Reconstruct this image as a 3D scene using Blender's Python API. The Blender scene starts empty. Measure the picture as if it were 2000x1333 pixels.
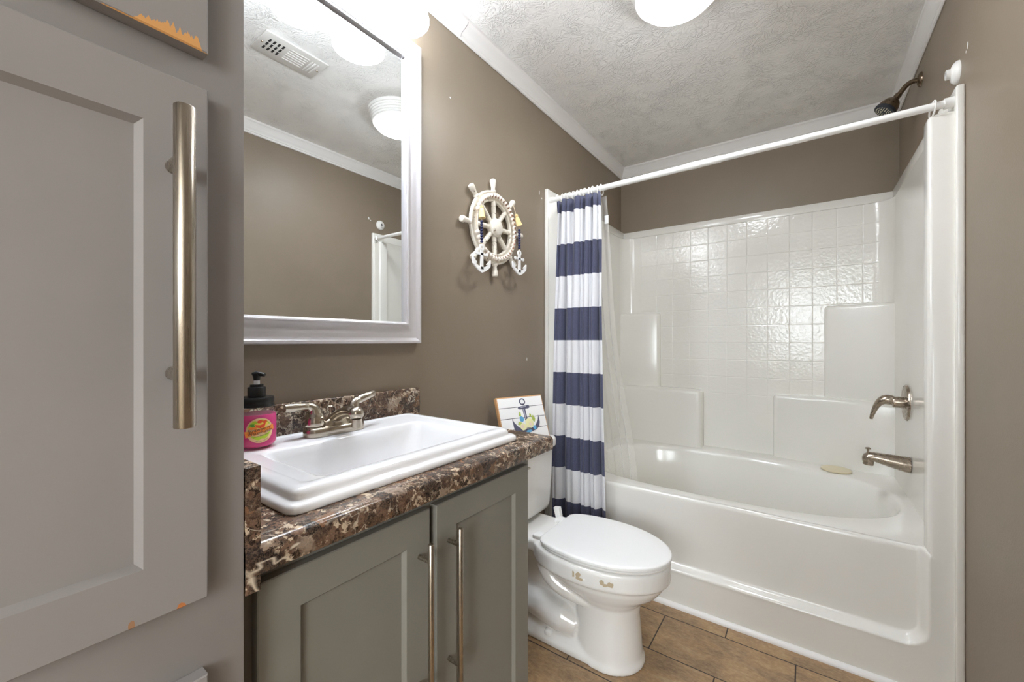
import bpy, bmesh, math, random
from math import sin, cos, pi, radians as R, sqrt, atan2
from mathutils import Vector, Matrix

S = bpy.context.scene
COL = S.collection
random.seed(7)

# ------------------------------------------------------------------ camera
cam_d = bpy.data.cameras.new('camera')
cam = bpy.data.objects.new('camera', cam_d)
COL.objects.link(cam)
cam_d.sensor_width = 36.0
cam_d.lens = 36.0 * 797.7 / 2000.0
cam_d.clip_start = 0.02
cam.location = (1.1194, 0.0, 1.16)
cam.rotation_euler = (R(90), 0, R(35.715))
S.camera = cam

# ------------------------------------------------------------------ world, exposure
S.view_settings.view_transform = 'Standard'
S.view_settings.look = 'None'
S.view_settings.gamma = 1.0
S.view_settings.use_curve_mapping = False
S.view_settings.exposure = 1.96
S.cycles.use_denoising = True
S.cycles.max_bounces = 14
S.cycles.diffuse_bounces = 8
S.cycles.glossy_bounces = 6
S.cycles.transparent_max_bounces = 16
S.cycles.sample_clamp_indirect = 6.0
S.cycles.caustics_reflective = False
S.cycles.caustics_refractive = False
W = bpy.data.worlds.new('daylight')
S.world = W
W.use_nodes = True
_bg = W.node_tree.nodes['Background']
_bg.inputs[0].default_value = (0.80, 0.92, 1.0, 1)
_bg.inputs[1].default_value = 2.0

VANITY_LAMP = 10.0
CEILING_LAMP = 15.5
BEDROOM_FILL = 15.0
WINDOW_FILL = 18.5

# room dimensions
WR, WF, WB, ZC = 1.522, -0.30, 2.953, 2.436

_l = bpy.data.lights.new('window_daylight', 'AREA')
_l.shape = 'RECTANGLE'; _l.size = 0.8; _l.size_y = 1.25; _l.energy = WINDOW_FILL
_l.color = (0.93, 0.97, 1.0)
_lo = bpy.data.objects.new('window_daylight', _l); COL.objects.link(_lo)
_lo.location = (2.35, -3.02, 1.62); _lo.rotation_euler = (R(90), 0, 0)  # area lamp added at the second window, fill for cabinets and left wall
_l2 = _l.copy(); _l2.energy = WINDOW_FILL * 0.42
_lo2 = bpy.data.objects.new('window_daylight', _l2); COL.objects.link(_lo2)
_lo2.location = (1.12, -3.02, 1.62); _lo2.rotation_euler = (R(90), 0, 0)

# ------------------------------------------------------------------ mesh helpers
ORG = {}

def wloc(o):
    return ORG.get(o.name, Vector((0, 0, 0)))

def obj(name, bm, m, parent=None, smooth=40, origin=None, kind=None):
    me = bpy.data.meshes.new(name)
    org = wloc(parent) if parent else Vector(origin or (0, 0, 0))
    bmesh.ops.recalc_face_normals(bm, faces=bm.faces[:])
    if org.length > 0:
        bmesh.ops.translate(bm, verts=bm.verts[:], vec=-org)
    bm.to_mesh(me); bm.free()
    if smooth:
        for p in me.polygons: p.use_smooth = True
        me.set_sharp_from_angle(angle=R(smooth))
    for mm in (m if isinstance(m, (list, tuple)) else [m]):
        me.materials.append(mm)
    o = bpy.data.objects.new(name, me); COL.objects.link(o)
    if parent: o.parent = parent
    else: o.location = org
    ORG[o.name] = org
    if kind: o['kind'] = kind
    return o

def tag(o, label, cat, group=None):
    o['label'] = label; o['category'] = cat
    if group: o['group'] = group
    return o

def thing(name, label, cat, loc, group=None):
    o = bpy.data.objects.new(name, None); COL.objects.link(o)
    o.location = loc; o.empty_display_size = 0.05
    ORG[o.name] = Vector(loc)
    return tag(o, label, cat, group)

def dup(root, delta=None, label=None):
    r = root.copy(); COL.objects.link(r)
    if delta is not None: r.location = Vector(root.location) + Vector(delta)
    if label: r['label'] = label
    for ch in list(root.children):
        c = ch.copy(); COL.objects.link(c); c.parent = r
        for g in list(ch.children):
            d = g.copy(); COL.objects.link(d); d.parent = c
    return r

def B(): return bmesh.new()

def box(bm, x0, x1, y0, y1, z0, z1, bev=0.0, seg=2, mi=0):
    vs = [bm.verts.new((x, y, z)) for x in (x0, x1) for y in (y0, y1) for z in (z0, z1)]
    idx = [(0, 1, 3, 2), (4, 6, 7, 5), (0, 4, 5, 1), (2, 3, 7, 6), (0, 2, 6, 4), (1, 5, 7, 3)]
    fs = [bm.faces.new([vs[i] for i in q]) for q in idx]
    for f in fs: f.material_index = mi
    bmesh.ops.recalc_face_normals(bm, faces=fs)
    if bev > 0:
        es = list({e for f in fs for e in f.edges})
        r = bmesh.ops.bevel(bm, geom=es, offset=bev, segments=seg, profile=0.5, affect='EDGES', clamp_overlap=True)
        for f in r['faces']: f.material_index = mi
    return bm

def ring_faces(bm, a, b, closed=True, mi=0):
    n = len(a)
    for i in range(n if closed else n - 1):
        j = (i + 1) % n
        f = bm.faces.new((a[i], a[j], b[j], b[i])); f.material_index = mi

def loft(bm, rings, cap0=True, cap1=True, closed=True, mi=0):
    vr = [[bm.verts.new(p) for p in r] for r in rings]
    for a, b in zip(vr, vr[1:]): ring_faces(bm, a, b, closed, mi)
    if cap0: bm.faces.new(vr[0]).material_index = mi
    if cap1: bm.faces.new(list(reversed(vr[-1]))).material_index = mi
    return vr

def basis(d):
    d = Vector(d).normalized()
    u = Vector((0, 0, 1)) if abs(d.z) < 0.9 else Vector((1, 0, 0))
    a = d.cross(u).normalized(); b = d.cross(a).normalized()
    return d, a, b

def tube(bm, pts, r, n=12, cap=True, mi=0, flat=1.0):
    pts = [Vector(p) for p in pts]
    rr = r if isinstance(r, (list, tuple)) else [r] * len(pts)
    rings = []; a_prev = None
    for i, p in enumerate(pts):
        if i == 0: d = pts[1] - p
        elif i == len(pts) - 1: d = p - pts[i - 1]
        else: d = (pts[i + 1] - p).normalized() + (p - pts[i - 1]).normalized()
        d.normalize()
        if a_prev is None: _, a, b = basis(d)
        else:
            a = (a_prev - d * a_prev.dot(d)).normalized(); b = d.cross(a)
        a_prev = a
        rings.append([p + (a * cos(2 * pi * k / n) + b * sin(2 * pi * k / n) * flat) * rr[i] for k in range(n)])
    return loft(bm, rings, cap, cap, mi=mi)

def bez(p0, p1, p2, p3, n=10):
    p0, p1, p2, p3 = map(Vector, (p0, p1, p2, p3))
    return [p0 * (1 - t) ** 3 + p1 * 3 * t * (1 - t) ** 2 + p2 * 3 * t * t * (1 - t) + p3 * t ** 3 for t in [i / n for i in range(n + 1)]]

def lathe(bm, prof, c, axis=(0, 0, 1), n=24, cap0=True, cap1=True, mi=0, sx=1.0):
    d, a, b = basis(axis); c = Vector(c)
    rings = [[c + d * h + (a * cos(2 * pi * k / n) * sx + b * sin(2 * pi * k / n)) * max(r, 1e-5) for k in range(n)] for r, h in prof]
    return loft(bm, rings, cap0, cap1, mi=mi)

def sphere(bm, c, r, n=10, m=7, sc=(1, 1, 1), mi=0):
    rings = []
    for i in range(m + 1):
        t = pi * i / m
        rings.append([(c[0] + sc[0] * r * max(sin(t), 1e-4) * cos(2 * pi * k / n), c[1] + sc[1] * r * max(sin(t), 1e-4) * sin(2 * pi * k / n), c[2] + sc[2] * r * cos(t)) for k in range(n)])
    return loft(bm, rings, mi=mi)

def torus(bm, c, axis, Rr, r, n=24, m=8, mi=0):
    d, a, b = basis(axis); c = Vector(c)
    rings = []
    for i in range(n):
        e = a * cos(2 * pi * i / n) + b * sin(2 * pi * i / n)
        rings.append([bm.verts.new(c + e * (Rr + r * cos(2 * pi * k / m)) + d * r * sin(2 * pi * k / m)) for k in range(m)])
    for i in range(n): ring_faces(bm, rings[i], rings[(i + 1) % n], True, mi)

def prism(bm, outline, to3, depth_vec, mi=0):
    """outline: 2D points; to3(p) -> 3D; depth_vec: extrusion."""
    dv = Vector(depth_vec)
    a = [bm.verts.new(Vector(to3(p))) for p in outline]
    b = [bm.verts.new(Vector(to3(p)) + dv) for p in outline]
    bm.faces.new(a).material_index = mi
    bm.faces.new(list(reversed(b))).material_index = mi
    ring_faces(bm, a, b, True, mi)

def rrect(x0, x1, y0, y1, r, k=5):
    pts = []
    for cx, cy, a0 in ((x1 - r, y1 - r, 0), (x0 + r, y1 - r, 90), (x0 + r, y0 + r, 180), (x1 - r, y0 + r, 270)):
        for i in range(k + 1):
            a = R(a0 + 90 * i / k); pts.append((cx + r * cos(a), cy + r * sin(a)))
    return pts

def superpt(t, cx, cy, ax, ay, n):
    """t in 0..4 round a square; a point on a superellipse in that direction."""
    s = int(t) % 4; f = t - int(t); f = 2 * f - 1
    x, y = ((1, f), (-f, 1), (-1, -f), (f, -1))[s]
    if n > 30: return (cx + ax * x, cy + ay * y)
    q = (abs(x) ** n + abs(y) ** n) ** (1 / n)
    return (cx + ax * x / q, cy + ay * y / q)

# ------------------------------------------------------------------ materials
def srgb(r, g, b):
    f = lambda c: (c / 255 / 12.92) if c / 255 <= 0.04045 else ((c / 255 + 0.055) / 1.055) ** 2.4
    return (f(r), f(g), f(b), 1)

class Mt:
    def __init__(s, name, col=(0.8, 0.8, 0.8, 1), rough=0.5, metal=0.0, **kw):
        s.m = bpy.data.materials.new(name); s.m.use_nodes = True
        s.nt = s.m.node_tree; s.p = s.nt.nodes['Principled BSDF']; s.out = s.nt.nodes['Material Output']
        s.set('Base Color', col); s.set('Roughness', rough); s.set('Metallic', metal)
        for k, v in kw.items(): s.set(k.replace('_', ' '), v)
    def set(s, k, v): s.p.inputs[k].default_value = v
    def n(s, t, **kw):
        nd = s.nt.nodes.new(t)
        for k, v in kw.items():
            if k.startswith('i_'):
                key = k[2:]
                nd.inputs[int(key) if key.isdigit() else key.replace('_', ' ')].default_value = v
            else: setattr(nd, k, v)
        return nd
    def l(s, a, b): s.nt.links.new(a, b)
    def coord(s, scale=(1, 1, 1), loc=(0, 0, 0), rot=(0, 0, 0)):
        # world position, so that patterns stay put on the things
        g = s.n('ShaderNodeNewGeometry'); mp = s.n('ShaderNodeMapping')
        mp.inputs['Scale'].default_value = scale; mp.inputs['Location'].default_value = loc; mp.inputs['Rotation'].default_value = rot
        s.l(g.outputs['Position'], mp.inputs['Vector']); return mp.outputs['Vector']
    def ocoord(s, scale=(1, 1, 1)):
        g = s.n('ShaderNodeTexCoord'); mp = s.n('ShaderNodeMapping'); mp.inputs['Scale'].default_value = scale
        s.l(g.outputs['Object'], mp.inputs['Vector']); return mp.outputs['Vector']
    def noise(s, vec, scale, detail=4, rough=0.5, dist=0.0):
        nd = s.n('ShaderNodeTexNoise'); nd.inputs['Scale'].default_value = scale; nd.inputs['Detail'].default_value = detail
        nd.inputs['Roughness'].default_value = rough; nd.inputs['Distortion'].default_value = dist
        s.l(vec, nd.inputs['Vector']); return nd
    def ramp(s, fac, stops, interp='LINEAR'):
        nd = s.n('ShaderNodeValToRGB'); cr = nd.color_ramp; cr.interpolation = interp
        while len(cr.elements) > 1: cr.elements.remove(cr.elements[-1])
        cr.elements[0].position = stops[0][0]; cr.elements[0].color = stops[0][1]
        for p, c in stops[1:]:
            e = cr.elements.new(p); e.color = c
        s.l(fac, nd.inputs['Fac']); return nd.outputs['Color']
    def math(s, op, a, b=None, c=None):
        nd = s.n('ShaderNodeMath', operation=op)
        for i, v in enumerate((a, b, c)):
            if v is None: continue
            if isinstance(v, (int, float)): nd.inputs[i].default_value = v
            else: s.l(v, nd.inputs[i])
        return nd.outputs[0]
    def mix(s, fac, a, b):
        nd = s.n('ShaderNodeMix', data_type='RGBA')
        for sock, v in ((nd.inputs[0], fac), (nd.inputs[6], a), (nd.inputs[7], b)):
            if isinstance(v, (int, float, tuple)): sock.default_value = v
            else: s.l(v, sock)
        return nd.outputs[2]
    def bump(s, h, strength=0.2, dist=0.01, normal=None):
        nd = s.n('ShaderNodeBump'); nd.inputs['Strength'].default_value = strength; nd.inputs['Distance'].default_value = dist
        s.l(h, nd.inputs['Height'])
        if normal: s.l(normal, nd.inputs['Normal'])
        s.l(nd.outputs['Normal'], s.p.inputs['Normal']); return nd.outputs['Normal']
    def xyz(s, vec):
        nd = s.n('ShaderNodeSeparateXYZ'); s.l(vec, nd.inputs[0]); return nd.outputs

def m_wall():
    m = Mt('taupe_wall_paint', srgb(136, 123, 107), 0.42, Specular_IOR_Level=0.35)
    v = m.coord()
    big = m.noise(v, 2.2, 3, 0.6).outputs[0]
    m.l(m.ramp(big, [(0.3, srgb(134, 121, 105)), (0.7, srgb(140, 127, 111))]), m.p.inputs['Base Color'])
    m.bump(m.noise(v, 170, 3, 0.6).outputs[0], 0.10, 0.004)
    return m.m

def m_ceiling():
    m = Mt('stomped_ceiling_paint', srgb(242, 241, 239), 0.6)
    v = m.coord()
    w = m.noise(v, 6, 2, 0.5)
    mx = m.n('ShaderNodeVectorMath', operation='ADD'); m.l(v, mx.inputs[0])
    sc = m.n('ShaderNodeVectorMath', operation='SCALE'); m.l(w.outputs['Color'], sc.inputs[0]); sc.inputs['Scale'].default_value = 0.5
    m.l(sc.outputs[0], mx.inputs[1])
    str_ = m.noise(mx.outputs[0], 34, 4, 0.55, 1.2)
    patch = m.ramp(m.noise(v, 9, 3).outputs[0], [(0.38, (0.15, 0.15, 0.15, 1)), (0.65, (1, 1, 1, 1))])
    h = m.math('MULTIPLY', m.ramp(str_.outputs[0], [(0.42, (0, 0, 0, 1)), (0.62, (1, 1, 1, 1))]), patch)
    m.bump(h, 0.75, 0.006)
    return m.m

def m_plain(name, col, rough=0.4, bumpy=0.0, scale=60, **kw):
    m = Mt(name, col, rough, **kw)
    if bumpy: m.bump(m.noise(m.coord(), scale, 2).outputs[0], bumpy, 0.003)
    else:
        # faint unevenness of sheen
        m.l(m.ramp(m.noise(m.coord(), 7, 2).outputs[0], [(0, (rough * .9,) * 3 + (1,)), (1, (rough * 1.1,) * 3 + (1,))]), m.p.inputs['Roughness'])
    return m.m

def m_floor():
    m = Mt('stone_look_floor_tile', srgb(140, 110, 80), 0.42)
    v = m.coord()
    s = m.xyz(v)
    Ph, Lw = 0.2277, 0.4525
    row = m.math('FLOOR', m.math('DIVIDE', m.math('SUBTRACT', s[1], 1.5515), Ph))
    fy = m.math('FRACT', m.math('DIVIDE', m.math('SUBTRACT', s[1], 1.5515), Ph))
    off = m.math('MULTIPLY', m.math('MODULO', m.math('ADD', row, 100.0), 2.0), 0.5)
    ux = m.math('ADD', m.math('DIVIDE', m.math('SUBTRACT', s[0], 0.638), Lw), off)
    colm = m.math('FLOOR', ux); fx = m.math('FRACT', ux)
    dx = m.math('MULTIPLY', m.math('MINIMUM', fx, m.math('SUBTRACT', 1.0, fx)), Lw)
    dy = m.math('MULTIPLY', m.math('MINIMUM', fy, m.math('SUBTRACT', 1.0, fy)), Ph)
    d = m.math('MINIMUM', dx, dy)
    g = m.math('LESS_THAN', d, 0.0022)
    wn = m.n('ShaderNodeTexWhiteNoise', noise_dimensions='2D')
    cb = m.n('ShaderNodeCombineXYZ'); m.l(row, cb.inputs[0]); m.l(colm, cb.inputs[1]); m.l(cb.outputs[0], wn.inputs['Vector'])
    sh = m.n('ShaderNodeVectorMath', operation='ADD'); m.l(v, sh.inputs[0])
    sc = m.n('ShaderNodeVectorMath', operation='SCALE'); m.l(wn.outputs['Color'], sc.inputs[0]); sc.inputs['Scale'].default_value = 7
    m.l(sc.outputs[0], sh.inputs[1])
    st = m.n('ShaderNodeMapping'); st.inputs['Scale'].default_value = (4.2, 8, 3); m.l(sh.outputs[0], st.inputs['Vector'])
    a = m.noise(st.outputs[0], 1.6, 6, 0.62, 0.5).outputs[0]
    b = m.noise(st.outputs[0], 14, 5, 0.7, 0.3).outputs[0]
    c1 = m.ramp(a, [(0.30, srgb(104, 84, 68)), (0.44, srgb(146, 120, 92)), (0.56, srgb(176, 142, 102)), (0.70, srgb(188, 164, 128))])
    c2 = m.ramp(b, [(0.3, srgb(112, 88, 68)), (0.5, srgb(156, 128, 96)), (0.7, srgb(190, 166, 132))])
    c = m.mix(0.5, c1, c2)
    m.l(m.mix(g, c, srgb(46, 36, 30)), m.p.inputs['Base Color'])
    m.bump(m.math('MULTIPLY', m.math('SUBTRACT', 1.0, g), m.math('ADD', 0.8, m.math('MULTIPLY', b, 0.2))), 0.35, 0.003)
    return m.m

def m_marble():
    m = Mt('brown_breccia_laminate', srgb(80, 60, 48), 0.22, Specular_IOR_Level=0.5)
    v = m.coord()
    w = m.noise(v, 38, 5, 0.7)
    sc = m.n('ShaderNodeVectorMath', operation='SCALE'); m.l(w.outputs['Color'], sc.inputs[0]); sc.inputs['Scale'].default_value = 0.050
    ad = m.n('ShaderNodeVectorMath', operation='ADD'); m.l(v, ad.inputs[0]); m.l(sc.outputs[0], ad.inputs[1])
    def vor(scale, feat):
        nd = m.n('ShaderNodeTexVoronoi', feature=feat); nd.inputs['Scale'].default_value = scale; m.l(ad.outputs[0], nd.inputs['Vector']); return nd
    big = vor(36, 'F1'); bige = vor(36, 'DISTANCE_TO_EDGE')
    sm = vor(120, 'F1'); sme = vor(120, 'DISTANCE_TO_EDGE')
    bx = m.xyz(big.outputs['Color'])[0]; sx = m.xyz(sm.outputs['Color'])[0]
    cb = m.ramp(bx, [(0.0, srgb(36, 30, 29)), (0.3, srgb(66, 51, 44)), (0.52, srgb(88, 68, 56)), (0.66, srgb(50, 44, 44)), (0.80, srgb(116, 82, 58)), (0.90, srgb(150, 132, 116))], 'CONSTANT')
    cs = m.ramp(sx, [(0.0, srgb(44, 34, 30)), (0.22, srgb(92, 68, 54)), (0.5, srgb(118, 92, 76)), (0.68, srgb(64, 48, 41)), (0.84, srgb(200, 180, 156))], 'CONSTANT')
    patch = m.ramp(m.noise(v, 15, 4, 0.65).outputs[0], [(0.45, (0, 0, 0, 1)), (0.52, (1, 1, 1, 1))])
    c = m.mix(patch, cb, cs)
    fine = m.noise(v, 190, 4, 0.7).outputs[0]
    c = m.mix(m.ramp(fine, [(0.48, (0, 0, 0, 1)), (0.75, (0.5,) * 3 + (1,))]), c, srgb(152, 122, 98))
    c = m.mix(m.ramp(m.noise(v, 90, 4, 0.7).outputs[0], [(0.52, (0, 0, 0, 1)), (0.64, (0.4,) * 3 + (1,))]), c, srgb(58, 44, 38))
    ve = m.ramp(sme.outputs['Distance'], [(0.0, (0.5,) * 3 + (1,)), (0.07, (0, 0, 0, 1))])
    c = m.mix(ve, c, srgb(140, 116, 96))
    vb = m.ramp(bige.outputs['Distance'], [(0.0, (1,) * 3 + (1,)), (0.05, (0, 0, 0, 1))])
    vbm = m.math('MULTIPLY', vb, m.ramp(m.noise(v, 11, 2).outputs[0], [(0.50, (0, 0, 0, 1)), (0.62, (1, 1, 1, 1))]))
    c = m.mix(vbm, c, srgb(196, 178, 156))
    vein = m.noise(m.coord((1, 1, 1), rot=(0.5, 0.3, 0.8)), 5.5, 4, 0.65, 1.6).outputs[0]
    vv = m.ramp(m.math('ABSOLUTE', m.math('SUBTRACT', vein, 0.5)), [(0.0, (0.95,) * 3 + (1,)), (0.010, (0, 0, 0, 1))])
    vv = m.math('MULTIPLY', vv, m.ramp(m.noise(v, 7, 2).outputs[0], [(0.46, (0, 0, 0, 1)), (0.56, (1, 1, 1, 1))]))
    c = m.mix(vv, c, srgb(220, 206, 186))
    m.l(c, m.p.inputs['Base Color'])
    return m.m

def m_cabinet(name, col, chips=()):
    m = Mt(name, col, 0.45, Specular_IOR_Level=0.4)
    v = m.coord()
    c = m.ramp(m.noise(v, 5, 3).outputs[0], [(0.3, tuple(x * .96 for x in col[:3]) + (1,)), (0.7, tuple(min(1, x * 1.04) for x in col[:3]) + (1,))])
    s = m.xyz(v)
    nz = m.noise(v, 70, 3, 0.6).outputs[0]
    if chips:
        yv = m.n('ShaderNodeCombineXYZ'); m.l(s[1], yv.inputs[0])
        ny = m.noise(yv.outputs[0], 95, 3, 0.7).outputs[0]
        wy = m.ramp(s[1], [(0.085, (0, 0, 0, 1)), (0.112, (0.1, 0.1, 0.1, 1)), (0.128, (0.75, 0.75, 0.75, 1)), (0.168, (1, 1, 1, 1)), (0.1705, (0.03, 0.03, 0.03, 1)), (0.178, (0.02, 0.02, 0.02, 1))])
        hh_ = m.math('MULTIPLY', m.math('MULTIPLY', wy, m.math('MAXIMUM', m.math('SUBTRACT', ny, 0.30), 0.04)), 0.062)
        kk = m.math('MULTIPLY', m.math('LESS_THAN', s[2], m.math('ADD', hh_, 1.4912)), m.math('GREATER_THAN', s[2], 1.4900))
        kk = m.math('MULTIPLY', kk, m.math('GREATER_THAN', s[1], 0.09))
        kk = m.math('MULTIPLY', kk, m.math('GREATER_THAN', s[0], 0.5590))
        c = m.mix(kk, c, srgb(214, 158, 98))
    for (y, z, ry, rz, cc) in chips:
        d = m.math('SQRT', m.math('ADD', m.math('POWER', m.math('ABSOLUTE', m.math('DIVIDE', m.math('SUBTRACT', s[1], y), ry)), 2.0), m.math('POWER', m.math('ABSOLUTE', m.math('DIVIDE', m.math('SUBTRACT', s[2], z), rz)), 2.0)))
        k = m.math('LESS_THAN', m.math('ADD', d, m.math('MULTIPLY', m.math('SUBTRACT', nz, 0.5), 1.2)), 0.7)
        c = m.mix(k, c, cc)
    m.l(c, m.p.inputs['Base Color'])
    m.bump(m.noise(v, 90, 3).outputs[0], 0.05, 0.002)
    return m.m

def m_nickel(name='brushed_nickel', col=srgb(176, 166, 152), rough=0.28, stretch=(300, 300, 6)):
    m = Mt(name, col, rough, 1.0)
    n = m.noise(m.coord(stretch), 1, 2).outputs[0]
    m.l(m.ramp(n, [(0.2, (rough * .75,) * 3 + (1,)), (0.8, (rough * 1.3,) * 3 + (1,))]), m.p.inputs['Roughness'])
    return m.m

def m_fiberglass(tile=False):
    m = Mt('white_fiberglass_tile' if tile else 'white_fiberglass', srgb(228, 226, 220), 0.14, Specular_IOR_Level=0.5)
    v = m.coord()
    if tile:
        s = m.xyz(v)
        Px, Pz = 0.1103, 0.1083
        def band(c, p0, P):
            f = m.math('FRACT', m.math('DIVIDE', m.math('SUBTRACT', c, p0 - 50 * P), P))
            return m.math('MULTIPLY', m.math('MINIMUM', f, m.math('SUBTRACT', 1.0, f)), P)
        d = m.math('MINIMUM', band(s[0], 0.2694, Px), band(s[2], 1.0405, Pz))
        groove = m.math('MINIMUM', m.math('DIVIDE', d, 0.0035), 1.0)
        wav = m.noise(v, 62, 2, 0.45).outputs[0]
        g = m.n('ShaderNodeNewGeometry'); nrm = m.xyz(g.outputs['True Normal'])
        facing = m.math('GREATER_THAN', m.math('ABSOLUTE', nrm[1]), 0.95)
        inx = m.math('MULTIPLY', m.math('GREATER_THAN', s[0], 0.16), m.math('LESS_THAN', s[0], 1.48))
        zf = m.n('ShaderNodeMapRange'); zf.inputs['From Min'].default_value = 0.62; zf.inputs['From Max'].default_value = 1.05
        m.l(s[2], zf.inputs['Value'])
        msk = m.math('MULTIPLY', m.math('MULTIPLY', facing, inx), zf.outputs[0])
        h = m.math('MULTIPLY', m.math('ADD', m.math('MULTIPLY', groove, 0.6), m.math('MULTIPLY', wav, 0.62)), msk)
        m.bump(h, 0.55, 0.0035)
    else:
        m.bump(m.noise(v, 14, 2).outputs[0], 0.05, 0.004)
    return m.m

def m_curtain():
    m = Mt('striped_curtain_cloth', (1, 1, 1, 1), 0.85, Sheen_Weight=0.2)
    v = m.coord(); s = m.xyz(v)
    P = 0.1605
    k = m.math('FLOOR', m.math('DIVIDE', m.math('SUBTRACT', s[2], 1.806 - 20 * P), P))
    navy = m.math('GREATER_THAN', m.math('MODULO', k, 2.0), 0.5)
    navy = m.math('SUBTRACT', 1.0, navy)
    weave = m.noise(m.coord((1, 1, 3)), 420, 2, 0.7).outputs[0]
    nv = m.ramp(weave, [(0.3, srgb(48, 50, 72)), (0.55, srgb(74, 77, 103)), (0.75, srgb(120, 122, 142))])
    wh = m.ramp(weave, [(0.3, srgb(212, 212, 216)), (0.7, srgb(232, 232, 234))])
    c = m.mix(navy, wh, nv)
    m.l(c, m.p.inputs['Base Color'])
    m.bump(weave, 0.12, 0.001)
    tr = m.n('ShaderNodeBsdfTranslucent'); m.l(c, tr.inputs['Color'])
    mx = m.n('ShaderNodeMixShader'); mx.inputs[0].default_value = 0.10
    m.l(m.p.outputs[0], mx.inputs[1]); m.l(tr.outputs[0], mx.inputs[2]); m.l(mx.outputs[0], m.out.inputs['Surface'])
    return m.m

def m_liner():
    m = Mt('clear_vinyl_liner', srgb(236, 236, 232), 0.18)
    t = m.n('ShaderNodeBsdfTransparent')
    mx = m.n('ShaderNodeMixShader'); mx.inputs[0].default_value = 0.27
    m.l(t.outputs[0], mx.inputs[1]); m.l(m.p.outputs[0], mx.inputs[2]); m.l(mx.outputs[0], m.out.inputs['Surface'])
    m.bump(m.noise(m.coord((30, 30, 4)), 1, 3).outputs[0], 0.2, 0.004)
    return m.m

def m_emit(name, col, strength):
    m = Mt(name, col, 0.3)
    m.set('Emission Color', col); m.set('Emission Strength', strength)
    return m.m

def m_distress(name='whitewashed_wood', base=srgb(226, 220, 208), dark=srgb(120, 98, 82), lo=0.62):
    m = Mt(name, base, 0.6)
    n = m.noise(m.coord(), 55, 5, 0.65).outputs[0]
    m.l(m.ramp(n, [(0.0, base), (lo, base), (lo + 0.05, dark)]), m.p.inputs['Base Color'])
    m.bump(n, 0.2, 0.002)
    return m.m

M = {}
M['wall'] = m_wall(); M['ceil'] = m_ceiling(); M['floor'] = m_floor()
M['trim'] = m_plain('white_trim_paint', srgb(230, 228, 226), 0.35)
M['marble'] = m_marble()
M['linen'] = m_cabinet('grey_cabinet_paint', srgb(149, 144, 142), [(0.153, 0.866, 0.006, 0.007, srgb(190, 120, 70)), (0.112, 0.868, 0.004, 0.008, srgb(160, 120, 90))])
M['vanity'] = m_cabinet('grey_green_cabinet_paint', srgb(132, 129, 121))
M['nickel'] = m_nickel(); M['nickel2'] = m_nickel('satin_nickel', srgb(186, 176, 162), 0.2, (60, 60, 60))
M['bronze'] = m_nickel('aged_nickel', srgb(128, 112, 94), 0.3, (80, 80, 80))
M['nickel3'] = m_nickel('brushed_bath_nickel', srgb(164, 152, 138), 0.27, (80, 80, 80))
M['fib'] = m_fiberglass(); M['tile'] = m_fiberglass(True)
M['china'] = m_plain('white_vitreous_china', srgb(234, 233, 230), 0.07, Specular_IOR_Level=0.6)
M['sinkc'] = m_plain('white_sink_china', srgb(226, 225, 225), 0.08, Specular_IOR_Level=0.6)
M['seat'] = m_plain('white_seat_plastic', srgb(238, 238, 237), 0.2)
M['plastic'] = m_plain('white_plastic', srgb(236, 235, 232), 0.3)
M['cream'] = m_plain('cream_plastic', srgb(222, 210, 180), 0.35)
M['curtain'] = m_curtain(); M['liner'] = m_liner()
M['rod'] = m_plain('white_rod_enamel', srgb(240, 240, 238), 0.25)
M['mirror'] = Mt('silvered_glass', (0.86, 0.88, 0.88, 1), 0.0, 1.0).m
M['mframe'] = m_plain('silver_white_frame_lacquer', srgb(206, 202, 203), 0.25, Metallic=0.1)
M['dark'] = m_plain('dark_gap', srgb(40, 40, 42), 0.7)
M['black'] = m_plain('black_plastic', srgb(9, 9, 10), 0.35)
M['blackmetal'] = m_plain('dark_rubber', srgb(44, 48, 56), 0.5)
M['wood'] = m_plain('raw_pine_edge', srgb(196, 150, 104), 0.6, 0.1, 120)
M['plank'] = m_plain('white_painted_plank', srgb(232, 231, 230), 0.55, 0.08, 90)
M['wheel'] = m_distress(); M['bead'] = m_distress('whitewashed_bead', srgb(238, 230, 220), srgb(190, 158, 140), 0.62)
M['beadhole'] = m_plain('bead_hole_brown', srgb(150, 112, 92), 0.7)
M['navy'] = m_plain('navy_bead_paint', srgb(30, 36, 78), 0.3)
M['tassel'] = m_plain('cream_cotton', srgb(232, 206, 150), 0.9, 0.4, 300)
M['anchorw'] = m_plain('white_anchor_paint', srgb(240, 240, 240), 0.45)
M['twine'] = m_plain('twine', srgb(214, 196, 168), 0.9)
M['lamp'] = m_emit('lit_opal_glass', (0.89, 0.945, 1.0, 1), VANITY_LAMP)
M['dome'] = m_emit('lit_ceiling_dome', (0.93, 0.96, 1.0, 1), CEILING_LAMP)
M['bedfill'] = m_emit('bedroom_fill_glow', (1.0, 0.97, 0.93, 1), BEDROOM_FILL)
M['label_stain'] = m_plain('old_sticker_glue', srgb(186, 170, 142), 0.8, 0.3, 200)
_p = Mt('pink_soap', srgb(250, 26, 138), 0.05); _p.set('Transmission Weight', 0.35); _p.set('IOR', 1.33); _p.set('Subsurface Weight', 0.3); _p.set('Subsurface Radius', (0.03, 0.01, 0.02)); M['soap'] = _p.m
_p = Mt('clear_bottle_plastic', (1, 1, 1, 1), 0.04); _t = _p.n('ShaderNodeBsdfTransparent'); _x = _p.n('ShaderNodeMixShader'); _x.inputs[0].default_value = 0.07
_p.l(_t.outputs[0], _x.inputs[1]); _p.l(_p.p.outputs[0], _x.inputs[2]); _p.l(_x.outputs[0], _p.out.inputs['Surface']); M['clear'] = _p.m
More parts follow.
